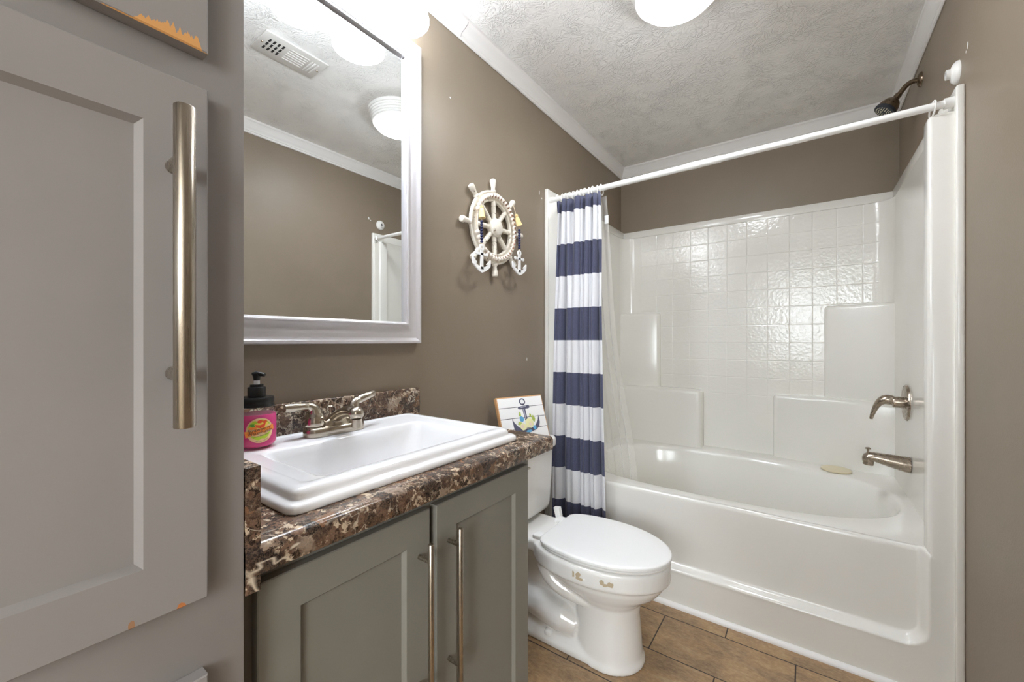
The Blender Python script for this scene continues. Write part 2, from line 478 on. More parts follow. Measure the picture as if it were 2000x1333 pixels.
for _n, _c in dict(peach=(240, 200, 150), lime=(190, 214, 50), orange=(246, 140, 50), red=(236, 84, 40), leaf=(96, 160, 50), ink=(40, 34, 30), yellow=(246, 216, 90),
                   paintslate=(84, 84, 104), paintlight=(168, 168, 184), paintblue=(96, 164, 206), paintyel=(226, 222, 170), paintpink=(226, 206, 190), paintgreen=(170, 186, 90), paintteal=(140, 176, 196)).items():
    M[_n] = m_plain('print_' + _n, srgb(*_c), 0.5)

# ------------------------------------------------------------------ room shell
def st(name, bm, m, smooth=30, parent=None):
    return obj(name, bm, m, parent, smooth, kind=None if parent else 'structure')

T = 0.10
b = B(); box(b, -T, WR + T, WF - T, WB + T, -0.1, 0); st('floor', b, M['floor'])
b = B(); box(b, -T, WR + T, WF - T, WB + T, ZC, ZC + 0.1); st('ceiling', b, M['ceil'])
b = B(); box(b, -T, 0, WF - T, WB + T, 0, ZC); st('wall_left', b, M['wall'])
b = B(); box(b, WR, WR + T, WF - T, WB + T, 0, ZC); st('wall_right', b, M['wall'])
b = B(); box(b, 0, WR, WB, WB + T, 0, ZC); st('wall_back', b, M['wall'])
DX0, DX1, DZ = 0.66, 1.46, 2.04
b = B(); box(b, 0, DX0, WF - T, WF, 0, ZC); box(b, DX1, WR, WF - T, WF, 0, ZC); box(b, DX0, DX1, WF - T, WF, DZ, ZC)
st('wall_front', b, M['wall'])
# door opening behind the camera: white jamb and casing, doorway stands open
b = B()
for x0, x1 in ((DX0, DX0 + 0.02), (DX1 - 0.02, DX1)): box(b, x0, x1, WF - T - 0.005, WF + 0.005, 0, DZ)
box(b, DX0, DX1, WF - T - 0.005, WF + 0.005, DZ - 0.02, DZ)
st('door_1', b, M['trim'])

# the bedroom beyond the door, which lights the bathroom through the opening
BX0, BX1, BY0, BY1 = -0.9, 3.0, -3.0, WF - T
b = B(); box(b, BX0, BX1, BY0, BY1, -0.1, 0); st('floor_bedroom', b, m_plain('beige_carpet', srgb(176, 164, 148), 0.95, 0.5, 400))
b = B(); box(b, BX0, BX1, BY0, BY1, ZC, ZC + 0.1); st('ceiling_bedroom', b, M['ceil'])
b = B(); box(b, BX0 - T, BX0, BY0 - T, BY1, 0, ZC); st('wall_bedroom_left', b, m_plain('pale_bedroom_paint', srgb(214, 208, 198), 0.6))
b = B(); box(b, BX1, BX1 + T, BY0 - T, BY1, 0, ZC); st('wall_bedroom_right', b, bpy.data.materials['pale_bedroom_paint'])
WZ0, WZ1 = 0.98, 2.28
WINS = ((0.72, 1.52), (1.92, 2.78))  # second window is made up, an opening for the added side fill
b = B(); box(b, BX0, 0.72, BY0 - T, BY0, 0, ZC); box(b, 1.52, 1.92, BY0 - T, BY0, 0, ZC); box(b, 2.78, BX1, BY0 - T, BY0, 0, ZC)
box(b, 0.72, 2.78, BY0 - T, BY0, 0, WZ0); box(b, 0.72, 2.78, BY0 - T, BY0, WZ1, ZC)
st('wall_bedroom_window', b, bpy.data.materials['pale_bedroom_paint'])
for k_, (w0, w1) in enumerate(WINS):
    b = B()
    for x0, x1, z0, z1 in ((w0, w0 + .04, WZ0, WZ1), (w1 - .04, w1, WZ0, WZ1), (w0 + .04, w1 - .04, WZ0, WZ0 + .04), (w0 + .04, w1 - .04, WZ1 - .04, WZ1), (w0 + .04, w1 - .04, 1.61, 1.65)):
        box(b, x0, x1, BY0 - 0.09, BY0 - 0.04, z0, z1)
    st('window_%d' % (k_ + 1), b, M['trim'])
b = B(); box(b, BX0, 0, BY1, BY1 + 0.05, 0, ZC); box(b, WR, BX1, BY1, BY1 + 0.05, 0, ZC); st('wall_bedroom_front', b, bpy.data.materials['pale_bedroom_paint'])

# crown moulding, one piece per wall
CP = [(0.0, -0.073), (0.004, -0.075), (0.009, -0.072), (0.010, -0.064), (0.013, -0.062), (0.014, -0.057), (0.018, -0.050), (0.023, -0.036), (0.029, -0.020), (0.033, -0.013), (0.037, -0.010), (0.038, -0.004), (0.038, 0.0), (0.0, 0.0)]
def crown(name, p, q, nrm, m0=1, m1=1):
    p, q, nrm = Vector(p), Vector(q), Vector(nrm); d = (q - p).normalized()
    bb = B()
    loft(bb, [[p + nrm * a + d * a * m0 + Vector((0, 0, z)) for a, z in CP], [q + nrm * a - d * a * m1 + Vector((0, 0, z)) for a, z in CP]])
    return st(name, bb, M['trim'], 25)
crown('trim_1', (0, 0.223, ZC), (0, WB, ZC), (1, 0, 0), 0, 1)
crown('trim_2', (0, WB, ZC), (WR, WB, ZC), (0, -1, 0))
crown('trim_3', (WR, WF, ZC), (WR, WB, ZC), (-1, 0, 0))
crown('trim_4', (0.56, WF, ZC), (WR, WF, ZC), (0, 1, 0), 0, 1)
# quarter round along the tub foot and baseboard behind the toilet
b = B()
prof = [(0, 0), (0.017, 0), (0.0165, 0.006), (0.014, 0.012), (0.009, 0.016), (0.004, 0.018), (0, 0.018)]
loft(b, [[(x, 1.8655 - a, z) for a, z in prof] for x in (0.0, WR)])
st('trim_5', b, M['trim'])
b = B(); box(b, 0, 0.012, 0.95, 1.845, 0, 0.075, 0.004); st('baseboard_left', b, M['trim'])
b = B(); box(b, WR - 0.012, WR, WF, 1.845, 0, 0.075, 0.004); st('baseboard_right', b, M['trim'])
#CHUNK2
# ------------------------------------------------------------------ tub and shower unit
tub = thing('bathtub_shower_unit', 'one-piece white fibreglass bathtub and shower surround filling the alcove at the end of the room', 'bathtub', (0.76, 2.4, 0))
YF = 1.864      # face of the columns and the foot of the apron
YR = 1.897      # recessed upper apron
def sstep(a, b_, x):
    t = max(0, min(1, (x - a) / (b_ - a))); return t * t * (3 - 2 * t)
def apron_y(x, z):
    cxr, hxr = (0.08 + 1.438) / 2, (1.438 - 0.08) / 2
    zb, r = 0.163, 0.055
    # signed distance outside a rounded rectangle open at the top
    qx = abs(x - cxr) - (hxr - r); qz = (zb + r) - z
    d = sqrt(max(qx, 0) ** 2 + max(qz, 0) ** 2) + min(max(qx, qz), 0) - r
    y = YR + (YF - YR) * sstep(-0.016, 0.010, d)
    y -= 0.002 * math.exp(-((d - 0.004) / 0.010) ** 2)
    return y
b = B()
xs = [0.0, 0.03] + [0.06 + 0.004 * i for i in range(18)] + [0.14 + 0.03 * i for i in range(42)] + [1.385 + 0.004 * i for i in range(18)] + [1.47, 1.505]
zs = [0.0, 0.04, 0.08, 0.1] + [0.105 + 0.005 * i for i in range(28)] + [0.26, 0.32, 0.38, 0.43, 0.455]
grid = [[b.verts.new((x, apron_y(x, z), z)) for x in xs] for z in zs]
for i in range(len(zs) - 1):
    for j in range(len(xs) - 1): b.faces.new((grid[i][j], grid[i][j + 1], grid[i + 1][j + 1], grid[i + 1][j]))
top = grid[-1]
for dy, dz in ((0.001, 0.010), (0.005, 0.0165), (0.012, 0.020)):
    nxt = [b.verts.new((x, apron_y(x, 0.455) + dy, 0.455 + dz)) for x in xs]
    ring_faces(b, top, nxt, False); top = nxt
nxt = [b.verts.new((x, 1.93, 0.4747)) for x in xs]; ring_faces(b, top, nxt, False)
obj('apron', b, M['fib'], tub, 60)
ZR = 0.475
b = B()
N = 160
ts = [4 * (i + 0.5) / N for i in range(N)]
x0, x1, y0, y1 = 0.035, 1.487, 1.905, 2.925
ocx, ocy, oax, oay = 0.775, 2.385, 0.672, 0.408
def oring(sx_, sy_, z, cx=ocx, cy=ocy):
    out = []
    for t in ts:
        px, py = superpt(t, 0, 0, 1, 1, 40)
        n = (2.05 if py > 0 else 2.5) if px > 0 else 3.2
        out.append(superpt(t, cx, cy, oax * sx_, oay * sy_, n) + (z,))
    return out
rings = [[superpt(t, (x0 + x1) / 2, (y0 + y1) / 2, (x1 - x0) / 2, (y1 - y0) / 2, 40) + (ZR,) for t in ts]]
rings += [oring(1.02, 1.03, ZR), oring(1.0, 1.0, ZR - 0.004), oring(0.988, 0.98, ZR - 0.014), oring(0.978, 0.966, ZR - 0.035), oring(0.95, 0.93, 0.34, ocx + 0.0), oring(0.91, 0.88, 0.2), oring(0.86, 0.82, 0.13), oring(0.78, 0.72, 0.10), oring(0.5, 0.45, 0.094)]
loft(b, rings, False, True)
basin = obj('tub_basin', b, M['fib'], tub, 70)
b = B(); lathe(b, [(0.0, 0.004), (0.03, 0.004), (0.035, 0.0)], (1.25, 2.385, 0.0945), n=24); obj('drain', b, M['nickel2'], basin)
# surround walls: a U in plan with rounded corners, drafted slightly
def upath(ins):
    p = [(0.030 + ins, 1.92), (0.030 + ins, 2.2), (0.030 + ins, 2.5)]
    r = 0.085
    for k in range(9):
        a = R(180 - 90 * k / 8); p.append((0.030 + ins + r + r * cos(a), 2.925 - ins - r + r * sin(a)))
    p += [(0.3 + 0.1 * k, 2.925 - ins) for k in range(1, 10)]
    for k in range(9):
        a = R(90 - 90 * k / 8); p.append((1.492 - ins - r + r * cos(a), 2.925 - ins - r + r * sin(a)))
    p += [(1.492 - ins, 2.5), (1.492 - ins, 2.2), (1.492 - ins, 1.92)]
    return p
b = B()
levels = [(0.010, ZR - 0.006), (0.008, 0.6), (0.006, 0.9), (0.004, 1.3), (0.002, 1.6), (0.0, 1.88), (0.0, 1.9035), (-0.0012, 1.9045), (-0.010, 1.905)]
loft(b, [[(x, y, z) for x, y in upath(i_)] for i_, z in levels], False, False, False)
obj('surround_wall', b, M['tile'], tub, 35)
# nailing flange above the surround, against the three walls
b = B()
box(b, 0.0, 0.029, 1.94, 2.953, 1.9055, 1.956, 0.002); box(b, WR - 0.029, WR, 1.94, 2.953, 1.9055, 1.956, 0.002); box(b, 0.0, WR, 2.9255, 2.953, 1.9055, 1.952, 0.002)
obj('wall_flange', b, M['fib'], tub)
# columns either side of the opening
for x0, x1 in ((0.004, 0.080), (1.442, WR - 0.004)):
    b = B(); loft(b, [[(p[0], p[1], z) for p in rrect(x0 + i, x1 - i, YF + i, 1.935 - i, .012, 5)] for z, i in ((.4552, 0), (1.881, 0), (1.888, .0035), (1.893, .010))])
    obj('column', b, M['fib'], tub, 60)
for x0, x1 in ((0.0, 0.020), (WR - 0.020, WR)):
    b = B(); box(b, x0, x1, 1.848, 1.945, 0.0, 1.962, 0.005, 3)
    obj('front_flange', b, M['fib'], tub, 60)
# moulded shelves in the two far corners
def shelf(x0, x1, yf, zt, bev, skew=0.0):
    bb = B(); vs = None
    box(bb, x0, x1, yf, 2.94, 0.40, zt, 0)
    for v_ in bb.verts:
        if v_.co.y < 2.93:
            f_ = (v_.co.x - x0) / (x1 - x0)
            v_.co.y -= skew * f_ if skew > 0 else -skew * (1 - f_)
            if v_.co.z < 0.5: v_.co.y -= 0.006
    bmesh.ops.bevel(bb, geom=bb.edges[:], offset=bev, segments=6, profile=0.5, affect='EDGES', clamp_overlap=True)
    return obj('corner_shelf', bb, M['fib'], tub, 70)
shelf(0.02, 0.30, 2.892, 1.358, 0.026, -0.045); shelf(0.02, 0.578, 2.825, 0.845, 0.030)
shelf(1.205, 1.51, 2.900, 1.358, 0.020, 0.085); shelf(0.962, 1.51, 2.878, 0.847, 0.028, 0.085)

b = B(); lathe(b, [(0.060, 0.0), (0.065, 0.002), (0.066, 0.006), (0.063, 0.009), (0.0, 0.010)], (1.250, 2.750, ZR + 0.0012), n=40)
tag(obj('round_deck_cap', b, M['cream'], origin=(1.250, 2.750, ZR)), 'small round cream cap lying on the back deck of the bathtub', 'cap')

# shower fittings
SX = 1.486
v = thing('shower_valve', 'brushed nickel shower valve with round plate and curved lever on the right surround wall', 'faucet', (SX, 2.50, 0.885))
b = B(); lathe(b, [(0.0, 0.012), (0.060, 0.012), (0.076, 0.009), (0.080, 0.003), (0.080, -0.004)], (SX, 2.50, 0.885), (-1, 0, 0), 40); obj('escutcheon', b, M['nickel3'], v)
b = B(); lathe(b, [(0.025, 0.010), (0.025, 0.045), (0.024, 0.048), (0.0, 0.048)], (SX, 2.50, 0.885), (-1, 0, 0), 28, False); obj('stem_collar', b, M['nickel3'], v)
b = B()
pts = bez((SX - 0.046, 2.5, 0.890), (SX - 0.085, 2.5, 0.905), (SX - 0.105, 2.5, 0.875), (SX - 0.122, 2.5, 0.800), 14)
tube(b, pts, [0.021, 0.022, 0.0225, 0.022, 0.021, 0.019, 0.017, 0.0150, 0.0135, 0.0122, 0.011, 0.010, 0.009, 0.008, 0.006], 18)
obj('lever', b, M['nickel3'], v, 60)
sp = thing('tub_spout', 'brushed nickel bathtub spout with pull-up diverter below the shower valve', 'faucet', (SX - .004, 2.415, 0.63))
b = B(); cx = SX - 0.004
secs = []
for t, hz, hy, zc in ((0, 0.034, 0.034, 0.628), (0.02, 0.033, 0.033, 0.629), (0.07, 0.027, 0.029, 0.637), (0.115, 0.021, 0.025, 0.644), (0.138, 0.020, 0.023, 0.642), (0.150, 0.017, 0.019, 0.637), (0.156, 0.010, 0.012, 0.632)):
    secs.append([(cx - t, 2.415 + hy * cos(2 * pi * k / 22), zc + hz * sin(2 * pi * k / 22)) for k in range(22)])
loft(b, secs)
tube(b, [(cx - 0.133, 2.415, 0.640), (cx - 0.136, 2.415, 0.607)], [0.021, 0.019], 18)
obj('spout_body', b, M['nickel3'], sp, 50)
b = B(); lathe(b, [(0.004, 0), (0.004, 0.018), (0.010, 0.019), (0.0105, 0.023), (0.006, 0.026), (0.0, 0.026)], (cx - 0.136, 2.415, 0.658), n=18); obj('diverter_knob', b, M['nickel3'], sp)

sh = thing('overhead_shower', 'aged nickel shower head on a bent arm high on the right wall above the tub', 'shower head', (WR, 2.447, 2.28))
b = B(); lathe(b, [(0.0, 0.014), (0.014, 0.014), (0.024, 0.010), (0.030, 0.004), (0.031, 0.0)], (WR - 0.0005, 2.447, 2.283), (-1, 0, 0), 28); obj('wall_flange_cover', b, M['bronze'], sh)
b = B(); tube(b, [(WR - 0.005, 2.447, 2.283)] + bez((WR - 0.02, 2.447, 2.284), (WR - 0.048, 2.447, 2.284), (WR - 0.053, 2.447, 2.262), (WR - 0.074, 2.447, 2.238), 10), 0.0100, 16); obj('shower_arm', b, M['bronze'], sh, 60)
ax = Vector((-0.60, -0.14, -0.79)).normalized(); p0 = Vector((WR - 0.070, 2.447, 2.243))
b = B(); lathe(b, [(0.0130, 0.0), (0.0130, 0.018), (0.011, 0.020), (0.011, 0.025), (0.013, 0.028), (0.0, 0.034)], p0, ax, 8); obj('swivel_nut', b, M['bronze'], sh)
b = B(); lathe(b, [(0.010, 0.022), (0.019, 0.026), (0.029, 0.036), (0.036, 0.052), (0.039, 0.068), (0.039, 0.073)], p0, ax, 32); hb = obj('head_shell', b, M['bronze'], sh, 50)
b = B(); lathe(b, [(0.0395, 0.071), (0.041, 0.075), (0.0405, 0.083), (0.037, 0.0855), (0.0, 0.0855)], p0, ax, 32)
d_, a_, b_ = basis(ax)
for rr, nn in ((0.012, 8), (0.021, 14), (0.030, 20)):
    for k in range(nn):
        e = a_ * cos(2 * pi * k / nn) + b_ * sin(2 * pi * k / nn)
        lathe(b, [(0.0022, 0), (0.0016, 0.003), (0, 0.003)], p0 + ax * 0.0853 + e * rr, ax, 6, False, True, 1)
obj('spray_face', b, [M['blackmetal'], m_plain('pale_rubber_nozzle', srgb(206, 200, 176), 0.5)], sh)

rb = thing('rod_socket', 'white round plastic rod socket screwed to the right wall above the tub column', 'bracket', (WR, 1.927, 2.035))
b = B(); lathe(b, [(0.036, 0.0), (0.035, 0.006), (0.028, 0.013), (0.018, 0.017), (0.0155, 0.018), (0.0155, 0.028), (0.011, 0.028), (0.011, 0.012), (0.0, 0.012)], (WR, 1.927, 2.035), (-1, 0, 0), 32, True, True); obj('socket_cup', b, M['plastic'], rb)
b = B(); lathe(b, [(0.0, 0.0135), (0.0108, 0.0135), (0.0108, 0.0122)], (WR, 1.927, 2.035), (-1, 0, 0), 16); obj('socket_hole', b, M['dark'], rb)

# curtain rod
rod = thing('shower_curtain_rod', 'white tension rod spanning the tub opening', 'curtain rod', (0.76, 1.872, 1.91))
rz = lambda x: 1.903 + 0.012 * x
ry = 1.874
b = B(); tube(b, [(x, ry, rz(x)) for x in (0.020, 0.3, 0.70)], 0.0135, 20)
tube(b, [(x, ry, rz(x)) for x in (0.685, 0.715, 0.74, 0.77, 0.80, 0.835)], [0.0135, 0.0150, 0.0152, 0.0142, 0.0142, 0.0142], 20)
obj('outer_tube', b, M['rod'], rod, 50)
b = B(); tube(b, [(x, ry, rz(x)) for x in (0.80, 1.2, 1.503)], 0.0122, 20); obj('inner_tube', b, M['rod'], rod, 50)
for x0, x1 in ((0.0195, 0.045), (1.480, 1.5025)):
    b = B(); tube(b, [(x0, ry, rz(x0)), (x1, ry, rz(x1))], 0.0165, 20); obj('end_cap', b, M['plastic'], rod, 50)

# curtain
def fold(s, z):
    top_ = sstep(1.25, 1.88, z)
    ph = 0.7 * sin(2.1 * z) + 0.2 * sin(5 * z + 1)
    q = 2 * pi * (s + 0.05 * sin(2 * pi * s * 1.2 + 0.5 + ph * .7))
    a1 = sin(q * 4.3 + ph + .6)
    a1 = (abs(a1) ** .75) * (1 if a1 > 0 else -1)
    a2 = sin(q * 8.7 + 1.4 * ph)
    a2 = (abs(a2) ** .8) * (1 if a2 > 0 else -1)
    y = a1 * 0.021 * (1 - .45 * top_) + a2 * (0.007 + 0.016 * top_) + sin(q * 17 + 3 * ph) * .0022 * (1 - top_)
    dx = cos(q * 4.3 + ph + .6) * 0.010 + cos(q * 8.7 + 1.4 * ph) * .004
    return dx, y
b = B()
NS, NZ = 260, 46
zt, zb = 1.868, 0.055
rows = []
for i in range(NZ + 1):
    z = zt + (zb - zt) * i / NZ
    dn = (zt - z) / (zt - zb)
    xl, xr = 0.092 - 0.030 * min(1, dn * 1.4), 0.328 + 0.036 * dn
    row = []
    for j in range(NS + 1):
        s = j / NS
        dx, dy = fold(s, z)
        yy = 1.829 + dy - 0.006 * sin(pi * dn)
        row.append(b.verts.new((xl + (xr - xl) * s + dx * (0.3 + 0.7 * sin(pi * s)), min(yy, 1.858), z + (0.004 * sin(40 * s) if i == 0 else 0))))
    rows.append(row)
for r0, r1 in zip(rows, rows[1:]): ring_faces(b, r0, r1, False)
cur = obj('shower_curtain', b, M['curtain'], origin=(0.2, 1.845, 1.9), smooth=80)
mo = cur.modifiers.new('cloth', 'SOLIDIFY'); mo.thickness = 0.0012
tag(cur, 'navy and white striped cloth shower curtain bunched at the left end of the rod', 'shower curtain')
# clear liner
b = B(); rows = []
for i in range(41):
    z = 1.872 + (0.32 - 1.872) * i / 40; dn = i / 40
    xr = 0.325 + 0.080 * sstep(0.25, 1.0, dn) + 0.012 * sin(5 * z)
    xl = 0.10 + 0.07 * dn
    yc = 1.900 + 0.175 * sstep(0.0, 0.85, dn)
    rows.append([b.verts.new((xl + (xr - xl) * j / 90 + 0.004 * sin(j * 0.5 + z), yc + 0.013 * sin(j * 0.42 + 0.8 * sin(2 * z)) * (0.5 + dn), z)) for j in range(91)])
for r0, r1 in zip(rows, rows[1:]): ring_faces(b, r0, r1, False)
li = obj('shower_liner', b, M['liner'], origin=(0.2, 1.9, 1.9), smooth=80)
tag(li, 'clear vinyl liner hanging behind the striped curtain inside the tub', 'shower liner')
b = B(); box(b, 0.318, 0.338, 1.893, 1.8945, 1.735, 1.775, 0.0005); obj('care_label', b, M['anchorw'], li)
# curtain rings
ring_x = [0.098 + 0.0212 * i for i in range(11)]
r0 = None
for i, x in enumerate(ring_x + [1.455]):
    if r0 is None:
        bb = B(); torus(bb, (x, ry, rz(x) - 0.0085), (1, 0.12, 0), 0.0255, 0.0026, 26, 8)
        r0 = obj('curtain_ring', bb, M['plastic'], origin=(x, ry, rz(x)))
        tag(r0, 'white plastic curtain ring holding the striped curtain on the rod', 'curtain ring', 'curtain rings bunched over the striped curtain')
    else:
        r = r0.copy(); COL.objects.link(r); r.location = (x, ry, rz(x)); r.rotation_euler = (random.uniform(-.1, .1), 0, random.uniform(-.25, .25))
        if x > 1:
            del r['group']; r['label'] = 'stray white curtain ring alone at the right end of the rod'; r.rotation_euler = (0, 0.1, 0)

# ------------------------------------------------------------------ cabinets (fronts face +X)
def shaker(bm, xf, y0, y1, z0, z1, t=0.018, rail=0.057, rec=0.008, sl=0.006, rb=None, rt=None):
    """slab door with a recessed flat panel; front at xf, back at xf - t."""
    rb = rb or rail; rt = rt or rail
    e = 0.0015
    def rr(x, dy0, dy1, dz0, dz1): return [(x, y0 + dy0, z0 + dz0), (x, y1 - dy1, z0 + dz0), (x, y1 - dy1, z1 - dz1), (x, y0 + dy0, z1 - dz1)]
    loft(bm, [rr(xf - t, 0, 0, 0, 0), rr(xf - e, 0, 0, 0, 0), rr(xf, e, e, e, e), rr(xf, rail, rail, rb, rt), rr(xf - rec, rail + sl, rail + sl, rb + sl, rt + sl)], True, True)

def bar_pull(parent, x, y, z0, z1, inset, r=0.006, post=0.035):
    h = None
    bb = B(); lathe(bb, [(r - 0.0008, z0), (r, z0 + 0.001), (r, z1 - 0.001), (r - 0.0008, z1)], (x + post, y, 0), n=20)
    h = obj('handle', bb, M['nickel'], parent)
    for z in (z0 + inset, z1 - inset):
        bb = B(); tube(bb, [(x - 0.001, y, z), (x + post, y, z)], r * 0.8, 14); obj('handle_post', bb, M['nickel'], h)
    return h

XL = 0.542
lin = thing('linen_cabinet', 'tall grey painted linen cabinet at the left with shaker doors and long bar handle', 'cabinet', (0.27, 0.0, 0))
b = B(); box(b, 0.0, XL, WF, 0.222, 0.0, ZC, 0.0015); obj('body', b, M['linen'], lin)
DY0, DY1 = -0.215, 0.178
for z0, z1, nm in ((1.491, 2.36, 0), (0.865, 1.449, 1), (0.09, 0.776, 2)):
    b = B(); shaker(b, XL + 0.0185, DY0, DY1, z0, z1)
    d = obj('door', b, M['linen'], lin, 20)
    if nm == 1: bar_pull(d, XL + 0.0185, 0.146, 1.070, 1.404, 0.055, 0.0095)
    if nm == 2: bar_pull(d, XL + 0.0185, 0.146, 0.36, 0.70, 0.055, 0.0095)

van = thing('vanity_cabinet', 'grey green vanity base cabinet with two shaker doors under the marble-look counter', 'cabinet', (0.25, 0.58, 0))
VX = 0.498
b = B(); box(b, VX - 0.019, VX, 0.2235, 0.940, 0.09, 0.8545, 0.001); box(b, 0.002, VX - 0.019, 0.2235, 0.2395, 0.0, 0.8545)
box(b, 0.002, VX - 0.019, 0.924, 0.940, 0.0, 0.8545, 0.001); box(b, 0.002, 0.012, 0.2395, 0.924, 0.09, 0.8545); box(b, 0.002, VX - 0.019, 0.2395, 0.924, 0.09, 0.106); box(b, VX - 0.075, VX - 0.06, 0.2395, 0.924, 0.0, 0.09); obj('body', b, M['vanity'], van)
for y0, y1, py in ((0.248, 0.561, 0.533), (0.578, 0.912, 0.613)):
    b = B(); shaker(b, VX + 0.0185, y0, y1, 0.115, 0.829, rail=0.058)
    d = obj('door', b, M['vanity'], van, 20)
    bar_pull(d, VX + 0.0185, py, 0.466, 0.779, 0.034, 0.0058, 0.033)

# countertop with a hole for the sink
ct = thing('countertop', 'brown marble-look laminate countertop with backsplash over the vanity cabinet', 'countertop', (0.27, 0.6, 0.855))
b = B()
CX0, CX1, CY0, CY1, CZ0, CZ1 = 0.001, 0.5435, 0.2235, 0.998, 0.855, 0.895
def cr(i, z): return [(CX0, CY0, z), (CX1 - i, CY0, z), (CX1 - i, CY1 - i, z), (CX0, CY1 - i, z)]
hole = lambda z: [(0.085, 0.335, z), (0.455, 0.335, z), (0.455, 0.865, z), (0.085, 0.865, z)]
loft(b, [hole(CZ0), cr(0.002, CZ0), cr(0, CZ0 + 0.002), cr(0, CZ1 - 0.010), cr(0.0015, CZ1 - 0.005), cr(0.005, CZ1 - 0.0015), cr(0.010, CZ1), hole(CZ1), hole(CZ0)], False, False)
obj('counter_slab', b, M['marble'], ct, 50)
b = B(); box(b, 0.001, 0.0205, 0.2235, 0.976, 0.8955, 0.997, 0.004, 3); obj('backsplash', b, M['marble'], ct)
b = B(); box(b, 0.021, 0.5425, 0.2235, 0.2415, 0.835, 0.998, 0.001, 2); obj('side_splash', b, M['marble'], ct)

# sink
snk = thing('drop_in_sink', 'white rectangular drop-in sink with stepped rim set in the counter', 'sink', (0.28, 0.6, 0.895))
def sr(x0, x1, y0, y1, z, r): return [(p[0], p[1], z) for p in rrect(x0, x1, y0, y1, r, 6)]
X0, X1, Y0, Y1 = 0.050, 0.496, 0.300, 0.902
zb = 0.8945
prof = [(0.004, 0.0, .020), (0.001, 0.002, .022), (0.0, 0.006, .022), (0.001, 0.0115, .022), (0.0045, 0.0150, .021), (0.010, 0.0160, .020), (0.0155, 0.0160, .019), (0.0170, 0.0185, .019), (0.0165, 0.0235, .019), (0.0190, 0.0290, .019), (0.0235, 0.0325, .018), (0.030, 0.034, .017), (0.042, 0.0335, .016), (0.0445, 0.0325, .015), (0.048, 0.0320, .015)]
rings = [sr(X0 + i, X1 - i, Y0 + i, Y1 - i, zb + h, r) for i, h, r in prof]
bx0, bx1, by0, by1 = 0.196, 0.441, 0.385, 0.805
rings += [sr(bx0 - .010, bx1 + .006, by0 - .010, by1 + .010, zb + .0315, .020), sr(bx0 - .004, bx1, by0 - .004, by1 + .004, zb + .030, .022), sr(bx0, bx1 - .002, by0, by1, zb + .026, .024), sr(bx0 + .004, bx1 - .006, by0 + .006, by1 - .006, zb + .010, .030),
          sr(bx0 + .02, bx1 - .03, by0 + .05, by1 - .05, zb - .09, .05), sr(bx0 + .03, bx1 - .04, by0 + .065, by1 - .065, zb - .115, .05), sr(bx0 + .06, bx1 - .07, by0 + .12, by1 - .12, zb - .122, .04)]
b = B(); loft(b, rings, False, True)
obj('sink_bowl', b, M['sinkc'], snk, 60)
b = B(); lathe(b, [(0.0, 0.004), (0.018, 0.004), (0.024, 0.001), (0.0245, -0.002)], (0.315, 0.6, zb - 0.121), n=24); obj('drain', b, M['nickel2'], snk)

# faucet
ZD = zb + 0.0325
fx, fy = 0.142, 0.584
fc = thing('sink_faucet', 'polished nickel two-handle centerset faucet at the back of the sink', 'faucet', (fx, fy, ZD))
b = B()
def stad(hx, hy, z, k=10):
    pts = []
    for cy_, a0 in ((hy - hx, -90), (-(hy - hx), 90)):
        pass
    for i in range(k + 1): a = R(180 * i / k); pts.append((fx + hx * cos(a), fy + (hy - hx) + hx * sin(a), z))
    for i in range(k + 1): a = R(180 + 180 * i / k); pts.append((fx + hx * cos(a), fy - (hy - hx) + hx * sin(a), z))
    return pts
loft(b, [stad(.0275, .0785, ZD), stad(.0285, .0795, ZD + .003), stad(.0285, .0795, ZD + .012), stad(.027, .078, ZD + .018), stad(.024, .075, ZD + .0215), stad(.018, .069, ZD + .0225)])
obj('base_plate', b, M['nickel2'], fc, 50)
b = B()
secs = []
path = bez((fx - .020, fy, ZD + .012), (fx + .002, fy, ZD + .040), (fx + .050, fy, ZD + .068), (fx + .098, fy, ZD + .058), 16)
for i, p in enumerate(path):
    t = i / 16
    d = (path[min(i + 1, 16)] - path[max(i - 1, 0)]).normalized(); nn = Vector((-d.z, 0, d.x))
    hw = 0.0205 - 0.002 * t + 0.012 * (1 - t) ** 3; hh = 0.0155 - 0.002 * t
    if t > .9: hh *= .85
    secs.append([p + Vector((0, hw * cos(2 * pi * k / 20), 0)) + nn * (hh * sin(2 * pi * k / 20)) for k in range(20)])
loft(b, secs)
loft(b, [[(fx + (.022 - .014 * s_) * cos(2 * pi * k / 20) + .010 * s_, fy + (.048 - .024 * s_) * sin(2 * pi * k / 20), ZD + .018 + .020 * s_) for k in range(20)] for s_ in (0, .35, .7, 1)])
sphere(b, path[-1] + Vector((-.006, 0, .0)), .0190, 18, 12, (1, 1, .84))
obj('spout', b, M['nickel2'], fc, 70)
b = B(); lathe(b, [(.0115, 0), (.012, .002), (.012, .020), (.0, .020)], (path[-1].x - .004, fy, path[-1].z - .034), n=20); obj('aerator', b, M['nickel2'], fc)
b = B(); tube(b, [(fx - .022, fy, ZD + .01), (fx - .024, fy, ZD + .062)], .0022, 10); lathe(b, [(.002, 0), (.0085, .001), (.0095, .003), (.007, .006), (0, .007)], (fx - .024, fy, ZD + .061), n=14); obj('lift_rod', b, M['nickel2'], fc)
